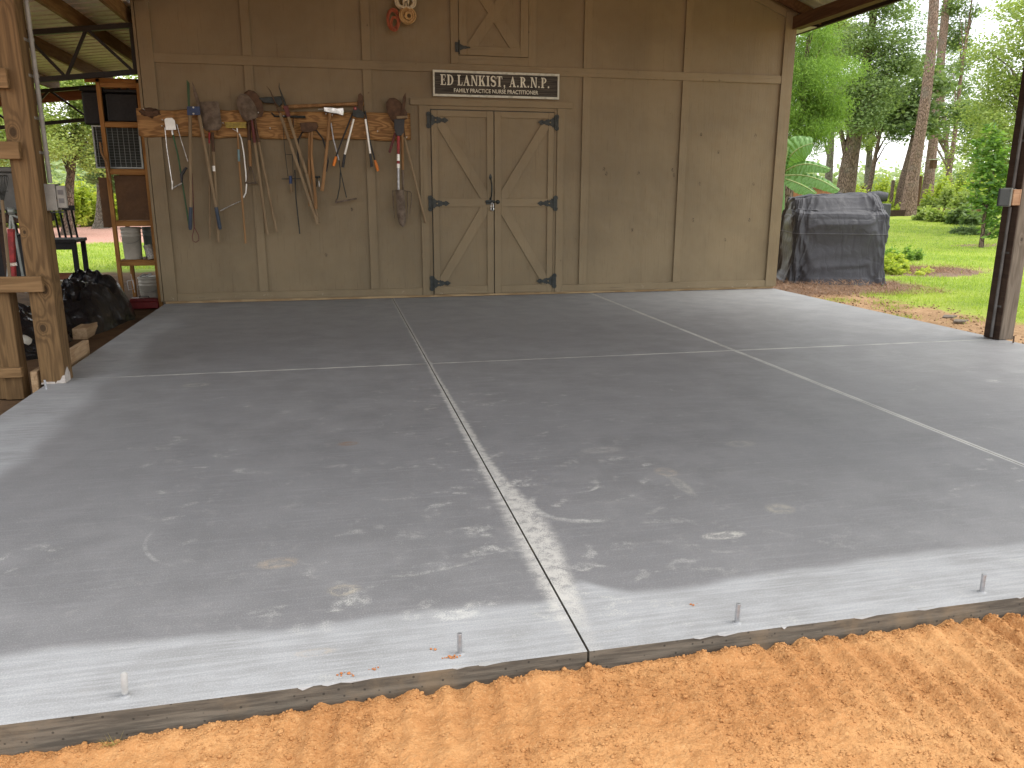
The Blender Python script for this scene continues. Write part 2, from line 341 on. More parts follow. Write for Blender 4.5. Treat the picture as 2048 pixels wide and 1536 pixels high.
# wider apron of the same sand, out of the frame, so that the ground carries on behind and beside the camera
mb = MB(); far = []
def ground_mat():
    n = N('yard_ground'); c = n.n('TexCoord').outputs['Object']; x, y, z = n.xyz(c)
    a = n.noise(c, .5, 6, .6); b = n.noise(c, 5, 6, .65); d = n.noise(c, 60, 5, .7)
    grass = n.mix(n.ramp(b, .3, .7), (.15, .22, .035), (.26, .34, .055)); grass = n.mix(n.ramp(a, .42, .62), grass, (.32, .38, .07)); grass = n.mix(n.ramp(d, .4, .7, 0, .6), grass, (.10, .15, .025))
    dirt = n.mix(n.ramp(b, .3, .7), (.30, .19, .10), (.46, .30, .17)); dirt = n.mix(n.ramp(d, .45, .65, 0, .6), dirt, (.16, .09, .045))
    litter = n.mix(n.ramp(d, .35, .65), (.15, .10, .07), (.25, .18, .13)); litter = n.mix(n.ramp(b, .4, .7, 0, .6), litter, (.13, .07, .045))
    wv = n.m_('MULTIPLY', n.m_('SUBTRACT', b, .5), 1.3); wa = n.m_('MULTIPLY', n.m_('SUBTRACT', a, .5), 1.5)
    e = n.m_('ADD', n.m_('ADD', x, wv), wa)
    # bare strip beside the slab on the right
    fr = n.ramp(e, 2.55, 2.85)
    col = n.mix(fr, dirt, grass)
    def blob(cx, cy, rx, ry, k=.5):
        dx = n.m_('DIVIDE', n.m_('SUBTRACT', x, cx), rx); dy = n.m_('DIVIDE', n.m_('SUBTRACT', y, cy), ry)
        q = n.m_('SQRT', n.m_('ADD', n.m_('MULTIPLY', dx, dx), n.m_('MULTIPLY', dy, dy)))
        return n.ramp(n.m_('ADD', q, n.m_('MULTIPLY', wv, k)), 1.1, .85)
    col = n.mix(blob(2.5, 1.0, 1.5, 1.1), col, litter); col = n.mix(blob(5.4, 2.5, 1.2, .9), col, litter); col = n.mix(blob(11.2, 7.2, .9, .4), col, litter)
    # left: dirt under the lean-to, lawn, then mulch, far scrub
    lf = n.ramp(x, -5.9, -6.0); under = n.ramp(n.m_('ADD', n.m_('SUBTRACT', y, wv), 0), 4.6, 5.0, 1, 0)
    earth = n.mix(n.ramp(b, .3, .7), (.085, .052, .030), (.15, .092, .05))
    col = n.mix(lf, col, grass)
    mul = n.mix(n.ramp(d, .35, .6), (.30, .15, .11), (.52, .31, .25))
    ml = n.m_('MULTIPLY', lf, n.m_('MULTIPLY', n.ramp(n.m_('ADD', y, wv), 12.2, 13.2), n.ramp(n.m_('ADD', y, wv), 33, 29)))
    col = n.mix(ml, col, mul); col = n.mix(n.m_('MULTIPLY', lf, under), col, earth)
    # sand all around the near side
    sandc = n.mix(n.ramp(b, .35, .7), (.47, .24, .10), (.54, .30, .13))
    col = n.mix(n.ramp(y, -7.2, -7.3), col, sandc)
    return n.fin(col, .95, n.bump(n.m_('ADD', b, d), .5, .02), 0.0, .12)
M['ground'] = ground_mat()
xs = [-900, -300, -100, -40, -25] + [-18 + .4 * i for i in range(120)] + [32, 40, 60, 100, 300, 900]
ys = [-900, -300, -60, -20, -10, -8.8, -8.30] + [-8.0, -7.6] + [-7.32 + .4 * i for i in range(110)] + [40, 60, 100, 300, 900]
def terr(x, y):
    t = cl((math.hypot(x + 4, y + 9) - 19) / 15, 0, 1) * cl((x - 1) / 6, 0, 1)
    return .46 * t * t * (3 - 2 * t)
def gz(x, y):
    inside = SX0 < x < SX1 and -7.3 < y < 0
    z = -.095 + .03 * fbm(x, y, .5, 7) + .02 * fbm(x, y, 2.1, 8)
    if SX0 - .4 < x < SX1 + .1 and -7.33 < y < 2: z = min(z, -.10)
    if y < -7.31: z = -.10 if (-5.6 < x < -1.2 and y > -8.31) else -.065
    return z + terr(x, y)
vs = [(x, y, gz(x, y)) for y in ys for x in xs]; nx = len(xs)
fs = [(j * nx + i, j * nx + i + 1, (j + 1) * nx + i + 1, (j + 1) * nx + i) for j in range(len(ys) - 1) for i in range(nx - 1)]
def gp(px, py):
    z = -.1
    for _ in range(12): p_ = at(px, py, z=z); z = .5 * z + .5 * gz(p_.x, p_.y)
    return V(p_.x, p_.y, gz(p_.x, p_.y))
g = MB(); g.add(vs, fs, True); struct('ground', g, M['ground'])
# clods
def blobs(n_, fn, name, mat_, seed):
    rr = random.Random(seed)
    ico = [(0, 0, 1)] + [(math.cos(a) * .89, math.sin(a) * .89, .45) for a in [i * 1.2566 for i in range(5)]] + [(math.cos(a) * .89, math.sin(a) * .89, -.45) for a in [i * 1.2566 + .628 for i in range(5)]] + [(0, 0, -1)]
    icf = [(0, i + 1, (i + 1) % 5 + 1) for i in range(5)] + [(i + 1, i + 6, (i + 1) % 5 + 1) for i in range(5)] + [((i + 1) % 5 + 1, i + 6, (i + 1) % 5 + 6) for i in range(5)] + [(11, (i + 1) % 5 + 6, i + 6) for i in range(5)]
    vv = []; ff = []
    for k in range(n_):
        x, y, z, r = fn(rr); b = len(vv); a = rr.random() * 6; ca, sa = math.cos(a), math.sin(a)
        sx, sy, sz = rr.uniform(.7, 1.3), rr.uniform(.7, 1.2), rr.uniform(.5, .85)
        for p in ico:
            q = rr.uniform(.75, 1.2) * r; px, py = p[0] * sx * q, p[1] * sy * q
            vv.append((x + px * ca - py * sa, y + px * sa + py * ca, z + p[2] * sz * q))
        ff += [(b + a_, b + b_, b + c_) for a_, b_, c_ in icf]
    return npmesh(name, vv, ff, mat_, smooth=True)
def clod(rr):
    while True:
        x = rr.uniform(-5.0, -1.7); y = -7.32 - rr.random() ** 1.3 * .75
        q = fbm(x, y, 2.6, 11) + (.25 if x > -3.1 and y < -7.45 else 0)
        if q + .35 * rr.random() > .15 or y > -7.36 or rr.random() < .12: break
    r = .0012 + .0036 * rr.random() ** 3 + (.008 * rr.random() if rr.random() < .012 else 0)
    return x, y, sand_z(x, y) + r * .3, r
tag(blobs(24000, clod, 'sand_clods', M['sand'], 5), 'loose crumbs and clods of orange clay sand along the slab edge', 'clods', kind='stuff')
# anchor bolts cast in the slab edges
M['galv'] = mat('galvanised', (.46, .47, .49), (.28, .29, .30), .4, .6, scale=20, bump=.3, bs=300)
bolts = [((-4.648, -7.255), 'leftmost anchor bolt in the front slab edge, crusted white with concrete', 2), ((-3.821, -7.248), 'anchor bolt beside orange clay crumbs at the front slab edge', 0),
         ((-3.022, -7.262), 'leaning anchor bolt just right of the saw cut at the front slab edge', 3), ((-2.193, -7.258), 'rightmost anchor bolt in the front slab edge', 3),
         ((-5.885, -3.86), 'anchor bolt in the left slab edge in front of the timber post', -4), ((1.30, -3.78), 'rusty dark anchor bolt at the right slab edge beside the brown post', 0)]
M['bolt_rust'] = mat('rusty_bolt', (.10, .085, .07), (.16, .09, .05), .7, .4)
M['crust'] = mat('crust', (.46, .46, .45), (.33, .33, .32), .9, bump=.8, bs=200)
for (bx, by), lab, tilt in bolts:
    root = thing('anchor_bolt', lab, 'anchor bolt', (bx, by, 0), 'anchor bolts standing in the slab edge')
    tx = math.tan(R(tilt)) ; h = .058
    top = (bx + tx * h, by + .004, h)
    t = MB(); k = 22; pts = []; rs = []
    for i in range(k + 1):
        f = i / k; pts.append((bx + (top[0] - bx) * f, by + .004 * f, -.01 + (h + .01) * f)); rs.append(.0066 + (.0007 if i % 2 else -.0005))
    t.tube(pts, rs, 12); t.build('threaded_rod', M['bolt_rust'] if 'rusty' in lab else M['galv'], root)
    t = MB(); t.lathe([(.0001, .0022), (.010, .002), (.013, .0002), (.0135, -.002)], (bx, by, 0), 14); t.build('grout_collar', M['concrete'], root)
    if 'crusted' in lab:
        t = MB(); t.tube([(bx + tx * h * .1, by, .008), (bx + tx * h * .6, by, .035), top, (top[0], top[1], h + .004)], [.0074, .0082, .0078, .004], 9); t.build('concrete_crust', M['crust'], root)
# clay crumbs lying on the slab
def crumb(rr):
    cx, cy = rr.choice([(-3.845, -7.262), (-4.10, -7.285), (-4.13, -7.28), (-3.86, -7.262), (-3.835, -7.258), (-4.17, -7.27), (-4.05, -7.27), (-3.9, -7.21), (-3.1, -7.14)])
    r = .0015 + .004 * rr.random() ** 2
    return cx + rr.gauss(0, .009), cy + rr.gauss(0, .004), r * .5, r
M['clay'] = mat('wet_clay', (.46, .19, .07), (.36, .13, .05), .9)
tag(blobs(34, crumb, 'clay_crumbs', M['clay'], 8), 'orange clay crumbs dropped on the front edge of the slab', 'crumbs', kind='stuff')
# ------------------------------------------------------------ painted shed
def paint(name, grain='z', k=1.0, crack=0):
    n = N(name); c = n.n('TexCoord').outputs['Object']; x, y, z = n.xyz(c)
    sc = {'z': (1, 1, .04), 'x': (.04, 1, 1)}[grain]
    gr = n.noise(n.n('Mapping', {0: c, 3: sc}).outputs[0], 55, 5, .65, .3)
    a = n.noise(c, 1.1, 5, .6); b = n.noise(c, 9, 5, .6); f = n.noise(c, 70, 4)
    base = (.186 * k, .143 * k, .082 * k)
    col = n.mix(n.ramp(a, .3, .7), tuple(v * .84 for v in base), tuple(v * 1.12 for v in base))
    px_ = n.m_('FLOOR', n.m_('DIVIDE', n.m_('ADD', x, 20.0 - 2.29 - 1.25), 1.22)); wn = n.n('TexWhiteNoise', {'W': px_}, noise_dimensions='1D').outputs[0]; col = n.mix(n.m_('MULTIPLY', wn, .16), col, tuple(v * 1.35 for v in base))
    st_ = n.noise(n.n('Mapping', {0: c, 3: (1, 1, .10)}).outputs[0], 7, 4, .6); col = n.mix(n.ramp(st_, .55, .75, 0, .15), col, tuple(v * .7 for v in base))
    col = n.mix(n.ramp(b, .5, .75, 0, .30), col, (.20 * k, .14 * k, .085 * k))
    col = n.mix(n.ramp(gr, .57, .72, 0, .5), col, tuple(v * .55 for v in base))
    # nail heads, small knots and drying checks
    vo = n.n('TexVoronoi', {'Vector': c, 'Scale': 7.0, 'Randomness': 1.0}); vd = vo.outputs['Distance']; vr = n.xyz(vo.outputs['Color'])
    dot = n.m_('MULTIPLY', n.ramp(vd, .022, .034, 1, 0), n.ramp(vr[0], .45, .5, 0, 1, False))
    kn = 0.0 if crack else n.m_('MULTIPLY', n.ramp(n.m_('ADD', vd, n.m_('MULTIPLY', n.m_('SUBTRACT', f, .5), .18)), .05, .09, 1, 0), n.ramp(vr[1], .84, .86, 0, .7, False))
    d = n.m_('MAXIMUM', dot, kn)
    col = n.mix(n.m_('MULTIPLY', d, .75), col, (.05, .035, .022))
    if crack:
        ck = n.noise(n.n('Mapping', {0: c, 3: (1, 1, .03), 1: (3, 0, 0)}).outputs[0], 130, 4, .6)
        reg = n.m_('MULTIPLY', n.ramp(n.noise(n.n('Mapping', {0: c, 3: (1, 1, .5)}).outputs[0], 2.4, 2), .47, .56), n.ramp(z, 2.4, 1.0, .2, 1))
        ck = n.m_('MULTIPLY', n.ramp(ck, .63, .67), reg); col = n.mix(n.m_('MULTIPLY', ck, .5), col, (.07, .05, .03)); d = n.m_('MAXIMUM', d, ck)
    if crack:
        kd = None
        for (kx, kz) in ((.22, 1.86), (.93, 1.86), (.46, 1.66), (.24, 1.29), (.95, 1.29), (.18, .86), (.93, .86), (.62, .62), (-.98, 1.45), (-.95, 1.40), (-.55, 1.41), (-.12, 1.45), (-.10, 1.39), (-4.2, .5), (-3.9, 1.0), (-.6, .75)):
            dx = n.m_('DIVIDE', n.m_('SUBTRACT', x, kx + 2.29), .015); dz = n.m_('DIVIDE', n.m_('SUBTRACT', z, kz), .022)
            q = n.m_('ADD', n.m_('MULTIPLY', dx, dx), n.m_('MULTIPLY', dz, dz)); kd = q if kd is None else n.m_('MINIMUM', kd, q)
        kd = n.m_('ADD', kd, n.m_('MULTIPLY', n.m_('SUBTRACT', n.noise(c, 60, 3), .5), 3.0)); kk = n.m_('MULTIPLY', n.ramp(kd, 1.6, .5), n.ramp(f, .42, .58)); col = n.mix(n.m_('MULTIPLY', kk, .85), col, (.05, .035, .024)); d = n.m_('MAXIMUM', d, kk)
    # wear and splash marks low down and a few rubbed patches where tools swing
    sp = n.m_('MULTIPLY', n.ramp(n.noise(c, 16, 6, .7), .60, .68), n.ramp(z, .11, .03)); col = n.mix(n.m_('MULTIPLY', sp, .8), col, (.42, .36, .27))
    h = n.m_('SUBTRACT', n.m_('ADD', gr, n.m_('MULTIPLY', f, .4)), n.m_('MULTIPLY', d, .8))
    return n.fin(col, n.ramp(b, .3, .7, .55, .72), n.bump(h, .6, .005), 0.0, .35)
M['ply'] = paint('tan_painted_plywood', 'z', 1, 1); M['trimz'] = paint('tan_painted_board_upright', 'z', 1.06); M['trimx'] = paint('tan_painted_board_level', 'x', 1.06)
M['black'] = mat('black_iron', (.018, .022, .020), (.035, .04, .036), .5, .3, scale=30, bump=.4, bs=120)
M['steel'] = mat('bright_steel', (.62, .62, .60), (.45, .45, .44), .32, .9, scale=30, bump=.1)
shed = thing('shed', 'tan painted plywood shed wall with batten strips filling the back of the slab', 'shed', (-2.29, 0, 0))
RIDGE, EAVE, SL = -2.29, 3.25, .39
def rz(x): return EAVE + (3.64 - abs(x - RIDGE)) * SL
w_ = MB(); Z0 = .03
w_.prism([(SX0, 0, Z0), (SX1, 0, Z0), (SX1, 0, rz(SX1)), (RIDGE, 0, rz(RIDGE)), (SX0, 0, rz(SX0))], (0, .012, 0))
w_.box(SX0, SX0 + .012, .013, 6, Z0, rz(SX0) - .01); w_.box(SX1 - .012, SX1, .013, 6, Z0, rz(SX1) - .01); w_.box(SX0, SX1, 6.001, 6.012, Z0, 3.2)
w_.build('wall', M['ply'], shed)
# battens (proud of the sheet), butted against the level bands
TB = 2.455; TT = 2.545
T = .024
for i, (x0, x1) in enumerate([(-5.925, -5.79), (-4.93, -4.84), (-3.72, -3.63), (-1.265, -1.172), (-.055, .037), (1.205, 1.352)]):
    full = i in (0, 5)
    top = rz((x0 + x1) / 2) - .03
    if full:
        MB().box(x0, x1, -T - .003, -.0005, Z0 + .002, top).build('batten', M['trimz'], shed, .0015)
    else:
        MB().box(x0, x1, -T, -.0005, .115, TB - .001).build('batten', M['trimz'], shed, .0015)
        if x0 < -3.7 or x0 > -1.5: MB().box(x0, x1, -T, -.0005, TT + .001, top).build('batten', M['trimz'], shed, .0015)
b_ = MB(); b_.box(SX0 - .028, SX0 - .002, -.022, .09, Z0, rz(SX0) - .03); b_.build('corner_board', M['trimz'], shed, .0015)
b_ = MB(); b_.box(-5.79, 1.204, -T + .002, -.0005, TB, TT); b_.build('band_board', M['trimx'], shed, .0015)
for x0, x1 in ((-5.789, -3.135), (-1.47, 1.204)):
    MB().box(x0, x1, -T + .003, -.0005, Z0 + .001, .113).build('base_board', M['trimx'], shed, .0015)
# rake boards under the roof line
for sgn in (-1, 1):
    xa = RIDGE + sgn * .02; xb = RIDGE + sgn * 3.49
    MB().prism([(xa, -.024, rz(xa) - .03), (xb, -.024, rz(xb) - .03), (xb, -.024, rz(xb) - .115), (xa, -.024, rz(xa) - .115)], (0, .0235, 0)).build('rake_board', M['trimx'], shed, .001)
# sill of raw wood under the wall
M['rawwood'] = wood('raw_pine_sill', (.50, .36, .20), (.30, .19, .09), 'x', 20)
MB().box(SX0 + .01, SX1 - .01, .0125, .10, .004, .05).build('sill', M['rawwood'], shed)
# door surround
d_ = MB()
d_.box(-3.132, -3.045, -T - .002, -.0005, Z0, 2.108); d_.build('door_jamb', M['trimz'], shed, .0015)
MB().box(-1.56, -1.472, -T - .002, -.0005, Z0, 2.108).build('door_jamb', M['trimz'], shed, .0015)
MB().box(-3.044, -3.008, -.012, -.0005, Z0, 2.108).build('door_jamb', M['trimz'], shed, .001)
MB().box(-1.592, -1.561, -.012, -.0005, Z0, 2.108).build('door_jamb', M['trimz'], shed, .001)
MB().box(-3.225, -1.385, -.030, -.0005, 2.110, 2.182).build('door_header', M['trimx'], shed, .002)
MB().box(-3.007, -1.593, -.013, -.0005, 2.072, 2.108).build('door_header', M['trimx'], shed, .001)
# black sheet behind the door leaves, standing in for the shade in the gaps
MB().box(-3.006, -1.594, -.0045, -.0009, .032, 2.070).build('door_gap_shade', M['black'], shed)
def door_leaf(x0, x1, mirror):
    D = MB(); f = .0; z0, z1 = .037, 2.060
    D.box(x0, x1, -.016, -.0055, z0, z1)
    dm = D.build('door', M['ply'], shed, .001)
    T2 = -.034
    sl, sr = x0 + .068, x1 - .075
    if mirror: sl, sr = x0 + .075, x1 - .068
    P = MB()
    P.box(x0, sl, T2, -.0165, z0, z1)
    P.build('stile', M['trimz'], dm, .0012)
    MB().box(sr, x1, T2, -.0165, z0, z1).build('stile', M['trimz'], dm, .0012)
    for a, b in ((z0, .125), (1.025, 1.115), (1.995, z1)): MB().box(sl + .001, sr - .001, T2, -.0165, a, b).build('rail', M['trimx'], dm, .0012)
    mid, out = (sr, sl) if not mirror else (sl, sr)
    for zo, zm in ((1.995, 1.115), (.125, 1.025)):
        s_ = 1 if zo > zm else -1
        k = 1 if not mirror else -1
        # diagonal from the outer corner to the middle rail
        pts = [(out + k * .0015, T2 + .001, zo - s_ * .115), (out + k * .0015, T2 + .001, zo - s_ * .001), (out + k * .045, T2 + .001, zo - s_ * .001), (mid - k * .0015, T2 + .001, zm + s_ * .085), (mid - k * .0015, T2 + .001, zm + s_ * .001), (mid - k * .075, T2 + .001, zm + s_ * .001)]
        MB().prism(pts if k * s_ > 0 else pts[::-1], (0, .0165, 0)).build('brace', M['trimz'], dm, .001)
    return dm
dl_ = door_leaf(-3.0, -2.303, False); dr_ = door_leaf(-2.292, -1.600, True)
def hinge(x, z, k, y, par, plain=False, s=1.0):
    """ornamental strap hinge; k=+1 strap points to +x"""
    h = MB()
    if not plain:
        pl = [(-.045, -.082), (-.052, -.06), (-.045, -.04), (-.045, .04), (-.052, .06), (-.045, .082), (-.02, .088), (-.004, .078), (-.004, -.078), (-.02, -.088)]
        st = [(.004, -.05), (.02, -.056), (.03, -.042), (.055, -.030), (.075, -.038), (.085, -.028), (.10, -.030), (.115, -.016), (.135, -.020), (.15, -.030), (.165, -.022), (.195, 0)]
    else:
        pl = [(-.045, -.05), (-.045, .05), (-.004, .05), (-.004, -.05)]; st = [(.004, -.035), (.05, -.016), (.075, -.016), (.085, -.009), (.115, -.009), (.125, 0)]
    st = st + [(a, -b) for a, b in st[::-1] if b != 0]
    for pts in (pl, st):
        q = [(x + k * a * s, y, z + b * s) for a, b in pts]
        h.prism(q if k < 0 else q[::-1], (0, -.006, 0))
    h.tube([(x, y - .007, z - .07 * s), (x, y - .007, z + .07 * s)], .0075, 8)
    for a, b in ((-.028, .05), (-.028, -.05), (.05, 0.014), (.05, -.014), (.14, 0)) if not plain else ((-.025, .03), (-.025, -.03), (.03, 0), (.09, 0)):
        h.lathe([(.007, 0), (.006, .003), (.0001, .004)], (x + k * a * s, y - .006, z + b * s), 8, (0, -1, 0))
    h.build('hinge', M['black'], par)
    if not plain:
        e = MB()      # the painted wood showing through the cut-out
        e.lathe([(.0001, .0008), (.011, .0008), (.011, 0)], (x + k * .052 * s, y - .0062, z), 4, (0, -1, 0)); e.build('hinge_opening', M['trimz'], par)
for z in (1.955, 1.062, .165):
    hinge(-3.004, z, 1, -.0345, dl_); hinge(-1.596, z, -1, -.0345, dr_)
h = MB()          # curved pull handle on the left leaf
h.tube([(-2.34, -.036, 1.345), (-2.338, -.050, 1.335), (-2.333, -.078, 1.27), (-2.333, -.082, 1.22), (-2.336, -.074, 1.15), (-2.34, -.05, 1.115), (-2.34, -.036, 1.105)], [.008, .007, .009, .010, .009, .007, .008], 8)
h.prism([(-2.350, -.034, 1.325), (-2.358, -.034, 1.35), (-2.35, -.034, 1.375), (-2.34, -.034, 1.39), (-2.33, -.034, 1.375), (-2.322, -.034, 1.35), (-2.33, -.034, 1.325)][::-1], (0, -.004, 0))
h.prism([(-2.350, -.034, 1.09), (-2.356, -.034, 1.12), (-2.34, -.034, 1.13), (-2.324, -.034, 1.12), (-2.33, -.034, 1.09)][::-1], (0, -.004, 0))
h.build('pull_handle', M['black'], dl_)
h = MB(); h.box(-2.395, -2.305, -.040, -.0345, 1.05, 1.10); h.tube([(-2.40, -.046, 1.08), (-2.262, -.046, 1.08)], .0075, 8)
h.tube([(-2.392, -.046, 1.08), (-2.392, -.062, 1.07)], .006, 6); h.build('bolt_latch', M['black'], dl_)
h = MB(); h.lathe([(.024, 0), (.022, .012), (.013, .022), (.0001, .024)], (-2.255, -.0345, 1.078), 12, (0, -1, 0)); h.build('latch_keep', M['black'], dr_)
# loft hatch above
H_ = MB(); hx0, hx1, hz0, hz1 = -2.68, -1.91, 2.636, 3.50
MB().box(-2.77, -2.684, -.024, -.0005, 2.546, 3.60).build('hatch_frame', M['trimz'], shed, .0015)
MB().box(-1.905, -1.815, -.024, -.0005, 2.546, 3.60).build('hatch_frame', M['trimz'], shed, .0015)
MB().box(-2.683, -1.906, -.024, -.0005, 2.546, 2.632).build('hatch_frame', M['trimx'], shed, .0015)
MB().box(-2.683, -1.906, -.003, -.0008, 2.633, 3.60).build('hatch_gap_shade', M['black'], shed)  # black sheet gives the gaps round the hatch their shade
ht = MB().box(hx0, hx1, -.014, -.0035, hz0, hz1).build('loft_hatch', M['ply'], shed, .001)
for a in (hx0, hx1 - .088): MB().box(a, a + .088, -.034, -.0145, hz0, hz1).build('stile', M['trimz'], ht, .0012)
for a in (hz0, hz1 - .09): MB().box(hx0 + .089, hx1 - .089, -.034, -.0145, a, a + .092).build('rail', M['trimx'], ht, .0012)
P = MB(); a0, a1, c0, c1 = hx0 + .090, hx1 - .090, 2.729, hz1 - .091; cx, cz = (a0 + a1) / 2, 2.99; ww = .062
P.prism([(a0, -.033, c0), (a0, -.033, c0 + .02), (a1 - .12, -.033, c1), (a1, -.033, c1), (a1, -.033, c1 - .02), (a0 + .12, -.033, c0)][::-1], (0, .018, 0))
P.build('brace', M['trimz'], ht, .001)
P = MB()
sl_ = (c1 - c0) / (a1 - a0 - .12)
def dg(off0, off1): pass
P.prism([(a1, -.0315, c0), (a1 - .12, -.0315, c0), (a0, -.0315, c1 - .02), (a0, -.0315, c1), (a0 + .12, -.0315, c1), (a1, -.0315, c0 + .02)][::-1], (0, .0165, 0))
P.build('brace', M['trimz'], ht, .001)
hinge(-2.68, 2.712, 1, -.0345, ht, plain=True)
# shed roof behind the front wall
M['metalroof'] = mat('roof_metal', (.50, .50, .45), (.36, .36, .31), .5, .25, scale=4, bump=.1)
# padlock
pad = thing('padlock', 'small steel padlock hanging from the bolt between the two shed doors', 'padlock', (-2.325, -.06, 1.0))
P = MB(); P.lathe([(.0001, -.008), (.021, -.008), (.023, -.004), (.023, .006), (.020, .010), (.0001, .011)], (-2.325, -.058, .998), 18, (0, -1, 0)); P.build('lock_body', M['steel'], pad)
P = MB(); P.tube([(-2.338, -.058, 1.015), (-2.338, -.055, 1.05), (-2.334, -.053, 1.064), (-2.325, -.052, 1.070), (-2.316, -.053, 1.064), (-2.312, -.055, 1.05), (-2.312, -.058, 1.015)], .0035, 8); P.build('shackle', M['steel'], pad)
P = MB(); P.lathe([(.0001, .0015), (.012, .0015), (.012, 0)], (-2.325, -.069, .998), 14, (0, -1, 0)); P.build('lock_dial', M['black'], pad)
# ------------------------------------------------------------ name board over the door
sign = thing('sign', 'black wooden name board with white lettering and chipped white frame over the shed doors', 'sign', (-2.27, 0, 2.34))
sx0, sx1, sz0, sz1 = -2.975, -1.553, 2.203, 2.472
M['signw'] = mat('chipped_white_paint', (.55, .55, .47), (.36, .36, .30), .7, scale=22, bump=.5, bs=90, lo=.3, hi=.5)
M['letter'] = mat('letter_paint', (.72, .70, .58), (.60, .58, .47), .6, scale=30)
def signboard():
    n = N('sign_board'); c = n.n('TexCoord').outputs['Object']
    g = n.noise(n.n('Mapping', {0: c, 3: (.03, 1, 1)}).outputs[0], 110, 4)
    col = n.mix(n.ramp(g, .4, .6), (.018, .016, .013), (.075, .064, .05))
    return n.fin(col, .7, n.bump(g, .6, .004), 0.0, .3)
sb = MB().box(sx0 + .02, sx1 - .02, -.046, -.031, sz0 + .02, sz1 - .02).build('board', signboard(), sign)
P = MB(); t_ = .024
P.box(sx0, sx1, -.056, -.0305, sz1 - t_, sz1); P.box(sx0, sx1, -.056, -.0305, sz0, sz0 + t_)
P.box(sx0, sx0 + .02, -.0555, -.0305, sz0 + t_ + .0005, sz1 - t_ - .0005); P.box(sx1 - .02, sx1, -.0555, -.0305, sz0 + t_ + .0005, sz1 - t_ - .0005)
P.build('frame', M['signw'], sign, .0015)
